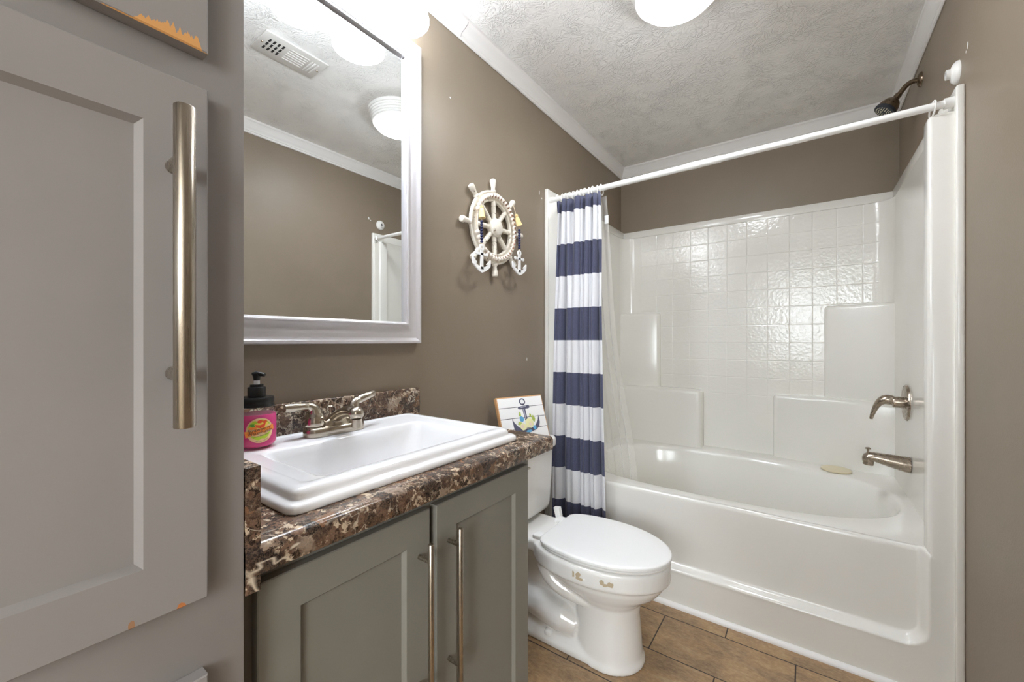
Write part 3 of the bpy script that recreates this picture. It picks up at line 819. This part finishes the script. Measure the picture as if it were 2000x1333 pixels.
for s_ in (-1, 1):
    hy = fy + s_ * .0525
    b = B()
    lathe(b, [(.0225, .0205), (.0225, .0225), (.0205, .0235), (.0220, .0245), (.0232, .029), (.0228, .036), (.0208, .044), (.0195, .0475), (.0202, .0482), (.0180, .053), (.0165, .056)], (fx, hy, ZD), n=28)
    pts = bez((fx, hy, ZD + .050), (fx, hy, ZD + .064), (fx - .001, hy + s_ * .003, ZD + .0725), (fx - .002, hy + s_ * .018, ZD + .0745), 8)
    tube(b, pts, [.0170, .0162, .0152, .0144, .0134, .0124, .0114, .0106, .0102], 20)
    h = obj('handle', b, M['nickel2'], fc, 55)
    b = B()
    e0 = Vector((fx - .002, hy + s_ * .016, ZD + .0745)); e1 = e0 + Vector((-.006, s_ * .052, .013 if s_ > 0 else .001))
    tube(b, [e0, e0 + (e1 - e0) * .03, e0 + (e1 - e0) * .95, e1], [.0095, .0106, .0100, .0090], 20)
    obj('lever', b, M['nickel2'], h, 45)

# ------------------------------------------------------------------ mirror
MY0, MY1, MZ0, MZ1 = 0.250, 0.980, 1.152, 2.190
mir = thing('wall_mirror', 'rectangular wall mirror in a moulded silver-white frame above the sink', 'mirror', (0, 0.615, 1.65))
FP = [(0.072, 0.002), (0.072, 0.0215), (0.0695, 0.0245), (0.0630, 0.0250), (0.0600, 0.0225), (0.0530, 0.0165), (0.0420, 0.0140), (0.0280, 0.0160), (0.0160, 0.0225), (0.0120, 0.0250), (0.0108, 0.0290), (0.0085, 0.0305), (0.0060, 0.0300), (0.0050, 0.0270), (0.0030, 0.0260), (0.0008, 0.0250), (0.0, 0.0235), (0.0, 0.0100)]
b = B(); rings = []
iy0, iy1, iz0, iz1 = MY0 + .072, MY1 - .072, MZ0 + .072, MZ1 - .072
for o_, h in FP: rings.append([(h, iy0 - o_, iz0 - o_), (h, iy1 + o_, iz0 - o_), (h, iy1 + o_, iz1 + o_), (h, iy0 - o_, iz1 + o_)])
loft(b, rings, True, False); obj('frame', b, M['mframe'], mir, 25)
b = B(); box(b, 0.006, 0.0135, iy0 - .004, iy1 + .004, iz0 - .004, iz1 + .004); obj('mirror_glass', b, M['mirror'], mir, 0)

# ------------------------------------------------------------------ vanity light
vl = thing('vanity_light', 'wall light bar with three glowing white glass shades above the mirror', 'light', (0, 0.607, 2.27))
b = B(); box(b, 0.001, 0.030, 0.345, 0.870, 2.245, 2.335, 0.006, 3); obj('back_plate', b, M['nickel2'], vl)
for y in (0.811, 0.613, 0.415):
    b = B(); tube(b, bez((0.025, y, 2.29), (0.095, y, 2.30), (0.122, y, 2.30), (0.122, y, 2.262), 8), 0.0075, 14)
    lathe(b, [(0.012, 0.03), (0.024, 0.022), (0.026, 0.0)], (0.122, y, 2.238), n=24); obj('arm', b, M['nickel2'], vl, 50)
    b = B()
    pr_ = [(0.023, 0.112), (0.034, 0.108), (0.050, 0.094), (0.062, 0.076), (0.072, 0.052), (0.079, 0.026), (0.083, 0.006), (0.083, 0.0), (0.0805, 0.001), (0.070, 0.045), (0.055, 0.082), (0.030, 0.104), (0.0, 0.106)]
    lathe(b, pr_, (0.122, y, 2.139), n=40, cap0=True, cap1=True); obj('shade', b, M['lamp'], vl, 60)

# ------------------------------------------------------------------ ceiling light and vent
cl = thing('ceiling_light', 'round ceiling light with vented white ring and glowing dome in the middle of the room', 'light', (0.758, 1.490, ZC))
cx_, cy_ = 0.758, 1.490
b = B(); pf = [(0.0, 0.0), (0.166, 0.0), (0.167, -0.006)]
for k in range(5):
    r = 0.1645 - 0.0045 * k; z = -0.010 - 0.0115 * k
    pf += [(r, z), (r - .0005, z - .0052), (r - .0045, z - .006), (r - .0045, z - .008)]
pf += [(0.141, -0.069), (0.136, -0.070), (0.0, -0.067)]
lathe(b, pf, (cx_, cy_, ZC), n=64); obj('vent_ring', b, M['plastic'], cl, 30)
b = B(); lathe(b, [(0.0, -0.047), (0.133, -0.066), (0.129, -0.078), (0.120, -0.089), (0.102, -0.098), (0.075, -0.104), (0.035, -0.108), (0.0, -0.109)], (cx_, cy_, ZC), n=64); obj('dome', b, M['dome'], cl, 60)

vt = thing('ceiling_vent', 'white slotted metal air register on the ceiling, seen in the mirror', 'vent', (0.77, 0.90, ZC))
b = B(); box(b, 0.690, 0.850, 0.768, 1.036, ZC - 0.009, ZC - 0.0005, 0.004, 2); obj('plate', b, m_plain('register_enamel', srgb(214, 212, 208), 0.4), vt)
for i in range(6):
    x = 0.722 + 0.0165 * i; b = B(); box(b, x, x + .0075, 0.880, 0.962, ZC - 0.0105, ZC - 0.0085, .0008); obj('slat', b, M['trim'], vt)
for i in range(4):
    for j in range(3):
        y = 0.798 + 0.018 * i; x = 0.728 + 0.03 * j
        b = B(); box(b, x, x + .022, y, y + .008, ZC - .0098, ZC - .0085); obj('slot', b, M['dark'], vt)
for i in range(3):
    y = 0.974 + .014 * i; b = B(); box(b, 0.726, 0.812, y, y + .007, ZC - .0105, ZC - .0085, .0008); obj('slat', b, M['trim'], vt)
for y in (0.784, 1.022):
    b = B(); lathe(b, [(0.005, 0), (0.004, -.002), (0, -.003)], (0.77, y, ZC - .009), n=12); obj('screw', b, M['nickel2'], vt)

# lamp added out of view in the bedroom, fill light through the doorway
bl = thing('bedroom_fill_lamp', 'round fill lamp added unseen on the bedroom ceiling behind the open door', 'light', (1.95, -1.7, ZC))
b = B(); lathe(b, [(0.0, 0.0), (0.17, 0.0), (0.17, -0.03), (0.0, -0.03)], (1.95, -1.7, ZC), n=40); obj('fill_base', b, M['plastic'], bl)
b = B(); lathe(b, [(0.0, -0.025), (0.155, -0.03), (0.14, -0.06), (0.09, -0.085), (0.0, -0.095)], (1.95, -1.7, ZC), n=40); obj('fill_dome', b, M['bedfill'], bl)

# ------------------------------------------------------------------ toilet
TY = 1.455
toi = thing('toilet', 'white two-piece toilet with closed lid between the vanity and the tub', 'toilet', (0.38, TY, 0))
def egg(back, cx, front, hw, z, n=48, ef=2.0, eb=2.4):
    out = []
    for k in range(n):
        t = 2 * pi * k / n; c, s_ = cos(t), sin(t)
        e = ef if c > 0 else eb
        x = (abs(c) ** (2 / e)) * (1 if c > 0 else -1); y = (abs(s_) ** (2 / e)) * (1 if s_ > 0 else -1)
        out.append((cx + x * ((front - cx) if c > 0 else (cx - back)), TY + y * hw, z))
    return out
b = B()
loft(b, [egg(.395, .53, .652, .118, 0.0), egg(.395, .53, .652, .118, .012), egg(.40, .53, .643, .110, .03), egg(.40, .53, .638, .106, .10), egg(.40, .53, .632, .102, .17), egg(.39, .53, .636, .104, .215), egg(.36, .52, .664, .126, .245), egg(.32, .50, .702, .152, .272), egg(.28, .49, .722, .167, .300), egg(.25, .48, .728, .170, .318), egg(.24, .48, .728, .170, .326)])
# rim band
loft(b, [egg(.235, .47, .730, .170, .316), egg(.225, .47, .741, .181, .320), egg(.22, .47, .741, .181, .330), egg(.22, .47, .742, .182, .370), egg(.222, .47, .740, .180, .379), egg(.23, .47, .732, .172, .3835)])
# rear deck under the tank
box(b, .03, .34, TY - .118, TY + .118, .335, .388, .014, 3)
# rear neck and trapway
loft(b, [[(x, TY + hw * cos(2 * pi * k / 20), zc + hz * sin(2 * pi * k / 20)) for k in range(20)] for x, hw, zc, hz in ((.08, .05, .22, .15), (.16, .055, .20, .17), (.30, .050, .19, .17), (.44, .060, .18, .15))])
for s_ in (-1, 1):
    tube(b, [(p.x, p.y, p.z) for p in bez((.30, TY + s_ * .115, .318), (.34, TY + s_ * .125, .26), (.37, TY + s_ * .112, .235), (.50, TY + s_ * .078, .205), 12)], [.024, .026, .028, .029, .029, .029, .029, .029, .028, .027, .025, .022, .018], 16)
    tube(b, [(.15, TY + s_ * .045, .115), (.28, TY + s_ * .055, .110), (.36, TY + s_ * .058, .100), (.42, TY + s_ * .050, .085)], [.050, .058, .058, .045], 18)
# foot plate, sloping up to the trapway
loft(b, [[(x0_, TY - hw_, z_), (x1_, TY - hw_, z_), (x1_, TY + hw_, z_), (x0_, TY + hw_, z_)] for x0_, x1_, hw_, z_ in ((.13, .52, .114, 0.0), (.13, .52, .114, .020), (.15, .52, .095, .045), (.17, .52, .06, .07))])
bowl = obj('bowl', b, M['china'], toi, 180)
mo = bowl.modifiers.new('fuse', 'REMESH'); mo.mode = 'VOXEL'; mo.voxel_size = 0.0048; mo.use_smooth_shade = True
mo = bowl.modifiers.new('glaze', 'SMOOTH'); mo.factor = 0.5; mo.iterations = 7
b = B()
loft(b, [[(p[0], p[1], z) for p in rrect(.030 + i, .192 - i, 1.275 + i, 1.638 - i, .045, 6)] for z, i in ((.402, .030), (.412, .016), (.430, .010), (.55, .004), (.684, .0), (.688, 0.0))])
obj('tank', b, M['china'], toi, 50)
b = B()
loft(b, [[(p[0], p[1], z) for p in rrect(.020 + i, .203 - i, 1.262 + i, 1.652 - i, .05, 6)] for z, i in ((.684, .006), (.688, .001), (.692, 0.0), (.7155, 0.0), (.7245, .003), (.7284, .010))])
obj('tank_lid', b, M['china'], toi, 50)
b = B()
def seat(z, i, hw=.180):
    out = []; cxs, bk, fr = .485, .293 + i, .745 - i; rw = .120 - i
    for k in range(33):
        t = pi * (k / 32 - .5); out.append((cxs + (fr - cxs) * abs(cos(t)) ** .98, TY + (hw - i) * sin(t), z))
    for k in range(1, 15):
        x = cxs - (cxs - bk) * k / 14; out.append((x, TY + rw + (hw - i - rw) * sqrt(max(0, 1 - (k / 14) ** 2)), z))
    for k in range(14, 0, -1):
        x = cxs - (cxs - bk) * k / 14; out.append((x, TY - rw - (hw - i - rw) * sqrt(max(0, 1 - (k / 14) ** 2)), z))
    return out
loft(b, [seat(.3870, .012), seat(.3880, .005), seat(.3905, .003), seat(.3945, .003), seat(.3965, .006), seat(.3968, .012)]); obj('seat', b, M['seat'], toi, 40)
b = B(); loft(b, [seat(.3985, .010), seat(.3990, .003), seat(.4005, .0005), seat(.4085, 0), seat(.4110, .0015), seat(.4128, .005), seat(.4138, .012), seat(.4144, .05)]); obj('lid', b, M['seat'], toi, 40)
for s_ in (-1, 1):
    b = B(); box(b, .248, .300, TY + s_ * .085 - .022, TY + s_ * .085 + .022, .386, .402, .005, 3); obj('hinge_cap', b, M['seat'], toi)
    b = B(); lathe(b, [(.0165, 0), (.0165, .006), (.013, .014), (.006, .018), (0, .0185)], (.315, TY + s_ * .094, .034), n=20); obj('bolt_cap', b, M['seat'], toi)
b = B(); loft(b, [[(.232 - t * .012, 1.575 - .012, .386 + t * .042), (.256 - t * .010, 1.575 - .012, .386 + t * .046), (.256 - t * .010, 1.575 + .008, .386 + t * .046), (.232 - t * .012, 1.575 + .008, .386 + t * .042)] for t in (0, .5, 1)]); obj('hinge_tab', b, M['seat'], toi)
b = B(); lathe(b, [(0.0, 0.012), (0.014, 0.012), (0.015, 0.0)], (.192, 1.31, .655), (1, 0, 0), 18); tube(b, [(.205, 1.31, .655), (.212, 1.335, .652), (.212, 1.385, .645)], [.006, .006, .0045], 10); obj('flush_lever', b, M['nickel2'], toi)
# remains of two stickers on the rim, near side
def rimpt(ang, z):
    c, s_ = cos(ang), sin(ang); x = (abs(c) ** (1.0)) * (1 if c > 0 else -1); y = s_
    return Vector((.47 + x * (.742 - .47), TY + y * .182, z)), Vector((x / .272, y / .182, 0)).normalized()
rnd = random.Random(3)
for a0, blobs in ((-88, [(-.012, .004, .004, .012), (.004, .006, .008, .010), (.010, -.006, .010, .005), (.0, -.004, .005, .006)]), (-66, [(-.014, .003, .007, .008), (-.004, -.006, .009, .005), (.010, .000, .010, .008), (.015, -.006, .006, .004)])):
    b = B()
    for du, dz, ru, rz_ in blobs:
        pts = []
        for k in range(11):
            t = 2 * pi * k / 11; q = rnd.uniform(.7, 1.2)
            p, nn = rimpt(R(a0) + (du + ru * q * cos(t)) / .24, .349 + dz + rz_ * q * sin(t)); pts.append(p + nn * 0.0012)
        b.faces.new([b.verts.new(p) for p in pts])
    s_o = obj('sticker_residue', b, M['label_stain'], toi, 0)
    mm = s_o.modifiers.new('t', 'SOLIDIFY'); mm.thickness = 0.0008

# ------------------------------------------------------------------ ship wheel
WY, WZ = 1.397, 1.651
wh = thing('ship_wheel', 'whitewashed wooden ship wheel ornament hanging on the wall right of the mirror', 'wall decor', (0, WY, WZ))
b = B()
pf = [(.114, .010), (.155, .010), (.158, .014), (.158, .022), (.155, .026), (.150, .026), (.148, .021), (.121, .021), (.119, .026), (.115, .026), (.112, .022), (.112, .012)]
vr = lathe(b, pf, (0, WY, WZ), (1, 0, 0), 64, False, False)
ring_faces(b, vr[-1], vr[0]); obj('rim', b, M['wheel'], wh, 35)
b = B(); lathe(b, [(0.0, .008), (.036, .008), (.040, .014), (.040, .034), (.036, .036), (.034, .041), (.028, .045), (0.0, .046)], (0, WY, WZ), (1, 0, 0), 40); obj('hub', b, M['wheel'], wh, 35)
for k in range(8):
    a = R(92 + 45 * k); e = Vector((0, cos(a), sin(a))); c = Vector((.018, WY, WZ))
    b = B(); lathe(b, [(.0105, .036), (.0105, .06), (.0085, .062), (.0105, .064), (.0105, .090), (.0085, .092), (.0105, .094), (.0100, .116)], c, e, 14); sp_ = obj('spoke', b, M['wheel'], wh, 35)
    b = B(); lathe(b, [(.012, .154), (.013, .160), (.010, .164), (.0085, .168), (.0100, .178), (.0130, .192), (.0140, .200), (.0125, .208), (.006, .2115), (0, .212)], c, e, 16); obj('handle', b, M['wheel'], sp_, 40)

gar = thing('bead_garland', 'wooden bead garland with navy ends, tassels and white anchors draped on the ship wheel', 'garland', (0.045, WY, WZ))
nb = 42
for k in range(nb):
    a = 2 * pi * k / nb + .05
    if 158 < math.degrees(a) < 196: continue
    b = B(); pc_ = Vector((.0335, WY + .1345 * cos(a), WZ + .1345 * sin(a))); sphere(b, pc_, .0100, 14, 10)
    dd = Vector((.72, -.55 * cos(a) + .25, -.55 * sin(a) - .1)).normalized()
    for f in b.faces:
        if (f.calc_center_median() - pc_).normalized().dot(dd) > .84: f.material_index = 1
    obj('bead', b, [M['bead'], M['beadhole']], gar, 80)
b = B(); tube(b, [(.0335, WY + .1345 * cos(2 * pi * k / 60), WZ + .1345 * sin(2 * pi * k / 60)) for k in range(61)], .0012, 6); obj('string', b, M['twine'], gar)
def anchor(y, z0, x, H_):
    """hanging anchor: ring top at z0, total height H_."""
    bb = B(); s = H_ / .112; d = .006
    def cut(pts): prism(bb, [(y + p * s, z0 - q * s) for p, q in pts], lambda p: (x, p[0], p[1]), (d, 0, 0))
    # ring
    n = 24
    o = [bb.verts.new((x + h, y + r_ * s * cos(2 * pi * k / n), z0 - .013 * s + r_ * s * sin(2 * pi * k / n))) for h in (0, d) for r_ in (.013, .006) for k in range(n)]
    A_, B_, C_, D_ = o[:n], o[n:2 * n], o[2 * n:3 * n], o[3 * n:]
    ring_faces(bb, A_, B_); ring_faces(bb, C_, D_); ring_faces(bb, A_, C_); ring_faces(bb, B_, D_)
    cut([(-.007, .024), (.007, .024), (.008, .100), (-.008, .100)])
    cut([(-.026, .035), (.026, .035), (.030, .031), (.036, .033), (.037, .040), (.032, .046), (.026, .044), (-.026, .044), (-.032, .046), (-.037, .040), (-.036, .033), (-.030, .031)])
    for q in (-1, 1):
        cut([(q * p_, h) for p_, h in ((0, .114), (.020, .106), (.040, .094), (.053, .083), (.0555, .060), (.053, .057), (.030, .076), (.036, .081), (.022, .088), (0, .090))])
    return bb
for (y, zt_, zb_, yt, ytop, ztop, ah, x_) in ((1.2655, 1.648, 1.551, 1.2665, 1.268, 1.708, .114, .056), (1.5320, 1.672, 1.574, 1.530, 1.508, 1.733, .113, .056)):
    nbd = 8
    for k in range(nbd):
        b = B(); sphere(b, (x_ + .003, y, zt_ - .0065 - k * (zt_ - zb_ - .006) / nbd), .0068, 12, 8, (1, 1, .86)); obj('bead', b, M['navy'], gar, 80)
    b = B(); tube(b, [(.045, ytop - .004, ztop + .045), (x_, ytop, ztop), (x_ + .003, y, zt_), (x_ + .003, y, zb_ - .004)], .0012, 6); obj('string', b, M['twine'], gar)
    b = B(); d = (Vector((x_ + .004, yt + (yt - ytop) * .25, ztop - .055)) - Vector((x_, ytop, ztop)))
    lathe(b, [(.003, 0), (.007, .002), (.0078, .008), (.0055, .012), (.0085, .015), (.0105, .026), (.0120, .040), (.0145, .052), (.008, .054), (0, .050)], (x_ + .001, ytop, ztop), d, 20); obj('tassel', b, M['tassel'], gar, 60)
    obj('anchor', anchor(y, zb_, x_, ah), M['anchorw'], gar, 30)

# ------------------------------------------------------------------ anchor sign on the tank
w_, h_, ps, al = .2392, .1915, -.392, .375
o_ = Vector((.194, 1.578, .7358))
u_ = Vector((sin(ps), -cos(ps), 0)); n0 = Vector((cos(ps), sin(ps), 0)); v_ = Vector((0, 0, cos(al))) - n0 * sin(al); nn_ = n0 * cos(al) + Vector((0, 0, sin(al)))
BLc = o_ + u_ * w_
sg = thing('anchor_sign', 'small white plank sign painted with a flowered anchor leaning on the toilet tank', 'sign', BLc)
def SP(s, t, off=0.0): return BLc - u_ * (w_ * s) + v_ * (h_ * t) + nn_ * off
def sbox(bm, s0, s1, t0, t1, d0, d1):
    vs = [bm.verts.new(SP(s, t, d)) for s in (s0, s1) for t in (t0, t1) for d in (d0, d1)]
    for q in [(0, 1, 3, 2), (4, 6, 7, 5), (0, 4, 5, 1), (2, 3, 7, 6), (0, 2, 6, 4), (1, 5, 7, 3)]: bm.faces.new([vs[i] for i in q])
b = B(); sbox(b, 0, 1, 0, 1, -.018, -.0012); obj('wood_backing', b, M['wood'], sg, 0)
b = B(); sbox(b, .024, .983, .012, .970, -.0016, -.0008); obj('plank_gap', b, M['dark'], sg, 0)
for k in range(4):
    b = B(); sbox(b, .022, .985, max(.01, .25 * k + .006), min(.972, .25 * k + .244), -.002, 0); obj('plank', b, M['plank'], sg, 0)
def blob(name, m, polys, off):
    bb = B()
    for pts in polys: prism(bb, pts, lambda p: SP(p[0], p[1], off), nn_ * .0006)
    return obj(name, bb, m, sg, 0)
def circ(cx, cy, rx, ry_, n=18, wob=0, seed=0):
    r_ = random.Random(seed); return [(cx + rx * cos(2 * pi * k / n) * (1 + r_.uniform(-wob, wob)), cy + ry_ * sin(2 * pi * k / n) * (1 + r_.uniform(-wob, wob))) for k in range(n)]
def arc(cx, cy, r0x, r0y, r1x, r1y, a0, a1, n=14):
    return [(cx + r0x * cos(R(a0 + (a1 - a0) * k / n)), cy + r0y * sin(R(a0 + (a1 - a0) * k / n))) for k in range(n + 1)] + [(cx + r1x * cos(R(a1 + (a0 - a1) * k / n)), cy + r1y * sin(R(a1 + (a0 - a1) * k / n))) for k in range(n + 1)]
pa = [arc(.54, .865, .066, .080, .043, .053, 95, 455, 30)]
pa += [[(.475, .76), (.645, .775), (.675, .765), (.675, .715), (.645, .70), (.475, .69), (.43, .70), (.42, .72), (.43, .75)], [(.525, .82), (.56, .82), (.565, .78), (.52, .78)]]
pa += [[(.515, .70), (.575, .70), (.585, .43), (.53, .43)]]
pa += [[(.255, .50), (.29, .40), (.36, .30), (.44, .24), (.44, .17), (.34, .19), (.27, .22), (.262, .30)], [(.835, .53), (.80, .40), (.73, .30), (.64, .24), (.64, .17), (.74, .20), (.81, .27), (.838, .36)], [(.43, .24), (.65, .24), (.65, .17), (.55, .14), (.43, .17)]]
blob('anchor_painting', M['paintslate'], pa, .0002)
blob('anchor_highlight', M['paintlight'], [[(.485, .745), (.60, .757), (.60, .735), (.485, .725)], [(.525, .69), (.55, .69), (.556, .46), (.538, .46)]], .0008)
blob('leaf_painting', M['paintgreen'], [circ(.40, .37, .045, .04, 9, .3, 1), circ(.71, .46, .03, .07, 9, .35, 2), circ(.44, .58, .022, .06, 9, .4, 3), circ(.66, .53, .02, .05, 8, .4, 4)], .0010)
blob('flower_painting', M['paintyel'], [circ(.60, .36, .088, .115, 16, .12, 5), circ(.46, .29, .07, .08, 14, .15, 6)], .0014)
blob('pink_flower_painting', M['paintpink'], [circ(.44, .30, .035, .045, 12, .2, 7), circ(.62, .33, .03, .04, 10, .25, 11)], .0018)
for c_ in (circ(.455, .47, .05, .065, 14, .18, 8), circ(.70, .25, .035, .05, 12, .2, 9), circ(.57, .18, .06, .03, 12, .2, 10)): blob('blue_flower_painting', M['paintblue'], [c_], .0018)

# ------------------------------------------------------------------ soap bottle
bx, by, bz, br = .136, .403, .9282, .0385
so = thing('soap_pump_bottle', 'clear pump bottle of pink hand soap with round fruit label on the sink corner', 'soap bottle', (bx, by, bz))
b = B(); lathe(b, [(.0, .0), (.028, .0), (.035, .003), (.0382, .010), (.0388, .022), (.0388, .064), (.0375, .073), (.0330, .080), (.0315, .084), (.0315, .092), (.0, .092)], (bx, by, bz), n=40); obj('bottle', b, M['clear'], so, 50)
b = B(); lathe(b, [(.0, .0020), (.027, .0020), (.0335, .005), (.0370, .011), (.0375, .022), (.0375, .064), (.0360, .0725), (.0, .0730)], (bx, by, bz), n=40); obj('liquid_soap', b, M['soap'], so, 50)
b = B(); lathe(b, [(.0, .088), (.0335, .088), (.0338, .093), (.0330, .0955), (.0338, .098), (.0338, .106), (.0325, .1085), (.0, .109)], (bx, by, bz), n=44)
for k in range(44):
    a = 2 * pi * k / 44
obj('cap', b, M['black'], so, 40)
b = B(); lathe(b, [(.0, .110), (.0175, .110), (.0175, .129), (.0165, .1305), (.0130, .131), (.0130, .136), (.0, .1365)], (bx, by, bz), n=32); pc = obj('pump_collar', b, M['black'], so, 40)
b = B(); lathe(b, [(.0058, .136), (.0058, .1455), (0, .1455)], (bx, by, bz), n=18); obj('pump_stem', b, M['anchorw'], so)
b = B(); lathe(b, [(.0, .145), (.0062, .145), (.0066, .150), (.0085, .1575), (.0080, .1605), (.0, .1615)], (bx, by, bz), n=20)
nd = Vector((.55, .35, 0)).normalized()
tube(b, [Vector((bx, by, bz + .159)) - nd * .009, Vector((bx, by, bz + .160)), Vector((bx, by, bz + .1585)) + nd * .010, Vector((bx, by, bz + .157)) + nd * .018], [.004, .0055, .0048, .0038], 12)
obj('pump_head', b, M['black'], so, 50)
# label, wrapped round the bottle
LA = atan2(0 - by, 1.1194 - bx) + R(9)
tilt = R(10)
def LP(a, c, off):
    """a, c: label plane coordinates in metres (a to the right as seen, c up)"""
    a2 = a * cos(tilt) - c * sin(tilt); c2 = a * sin(tilt) + c * cos(tilt)
    rr = .0391 + off; th = LA + a2 / .0391
    return Vector((bx + rr * cos(th), by + rr * sin(th), bz + .0405 + c2))
def lab(name, m, outs, off, parent):
    bb = B()
    for o2 in outs:
        # fan from the middle, so that the patch follows the curve
        c0 = (sum(p[0] for p in o2) / len(o2), sum(p[1] for p in o2) / len(o2))
        prev = None
        levels = [[bb.verts.new(LP(c0[0] + (p[0] - c0[0]) * f, c0[1] + (p[1] - c0[1]) * f, off)) for p in o2] for f in (.25, .5, .75, 1)]
        cv = bb.verts.new(LP(c0[0], c0[1], off))
        for k in range(len(o2)): bb.faces.new((cv, levels[0][k], levels[0][(k + 1) % len(o2)]))
        for q0, q1 in zip(levels, levels[1:]): ring_faces(bb, q0, q1)
    return obj(name, bb, m, parent, 60)
def chord(r, y0, y1, n=14):
    pts = []
    for k in range(n + 1):
        y = y0 + (y1 - y0) * k / n; pts.append((sqrt(max(0, r * r - y * y)), y))
    return pts + [(-x, y) for x, y in reversed(pts)]
Lr = .0265
lb = lab('label', M['peach'], [[(Lr * cos(2 * pi * k / 40), Lr * sin(2 * pi * k / 40)) for k in range(40)]], .0, so)
lab('label_print', M['lime'], [chord(.0205, -.0195, -.0075), chord(.0235, .0085, .0225)], .0002, lb)
lab('label_print', M['yellow'], [circ(.004, .011, .014, .007)], .0003, lb)
lab('label_print', M['orange'], [[(-.0295, -.0095), (-.0100, -.0080), (.0100, -.0070), (.0290, -.0060), (.0290, .0055), (.0100, .0070), (-.0100, .0060), (-.0295, .0035)], circ(-.012, .0085, .0085, .0035)], .0004, lb)
lab('label_print', M['red'], [chord(.0098, -.0095, 0.0)and [(p[0] + .003, p[1] + .0145) for p in chord(.0098, -.0095, 0.0)], circ(.003, .0190, .0050, .0035), circ(.012, .0165, .0045, .003)], .0005, lb)
lab('label_print', M['leaf'], [circ(-.0125, .0150, .0050, .0020), circ(-.0110, .0120, .0040, .0018)], .0006, lb)
def text(s, size, cx0, cy0, bend=0):
    cu = bpy.data.curves.new('t', 'FONT'); cu.body = s; cu.size = size; cu.align_x = 'CENTER'; cu.align_y = 'CENTER'; cu.resolution_u = 3
    to = bpy.data.objects.new('t', cu); COL.objects.link(to)
    dg = bpy.context.evaluated_depsgraph_get(); me = bpy.data.meshes.new_from_object(to.evaluated_get(dg))
    bb = B(); bb.from_mesh(me)
    for v in bb.verts:
        x, y = v.co.x, v.co.y
        if bend: 
            th = -pi / 2 + x / bend; v.co = LP(cx0 + (bend - y) * cos(th), cy0 + (bend - y) * sin(th), .0007)
        else: v.co = LP(cx0 + x, cy0 + y, .0007)
    bpy.data.objects.remove(to); bpy.data.curves.remove(cu); bpy.data.meshes.remove(me)
    return obj('label_text', bb, M['ink'], lb, 0)
text('Strawberry', .0098, 0, .0026); text('Watermelon', .0092, 0, -.0042); text('Luxury Hand Soap', .0040, 0, -.0110); text('8 FL OZ  (236 mL)', .0032, 0, 0, .0232)

# ------------------------------------------------------------------ small marks on the walls
def chip(wall, x, pts, seed):
    r_ = random.Random(seed); bb = B()
    for (y, z, ry_, rz_) in pts:
        prism(bb, [(y + ry_ * cos(2 * pi * k / 9) * r_.uniform(.6, 1.2), z + rz_ * sin(2 * pi * k / 9) * r_.uniform(.6, 1.2)) for k in range(9)], lambda p: (x, p[0], p[1]), (.0006 if x < .5 else -.0006, 0, 0))
    return obj('paint_chip', bb, M['plank'], bpy.data.objects[wall], 0)
chip('wall_left', 0.0, [(1.800, 1.929, .003, .012), (1.822, 1.905, .004, .005)], 1)
chip('wall_left', 0.0, [(1.146, 2.105, .004, .003)], 2)
chip('wall_left', 0.0, [(1.683, 1.070, .003, .010)], 3)
chip('wall_right', WR, [(1.828, 2.066, .006, .010), (1.843, 2.054, .004, .004)], 4)
b = B(); tube(b, [(.038, 1.212, 2.4325), (.031, 1.214, 2.418), (.024, 1.206, 2.400), (.015, 1.195, 2.379), (.0095, 1.196, 2.366)], .0011, 6)
obj('crack', b, m_plain('crack_grey', srgb(150, 146, 146), 0.8), bpy.data.objects['trim_1'])
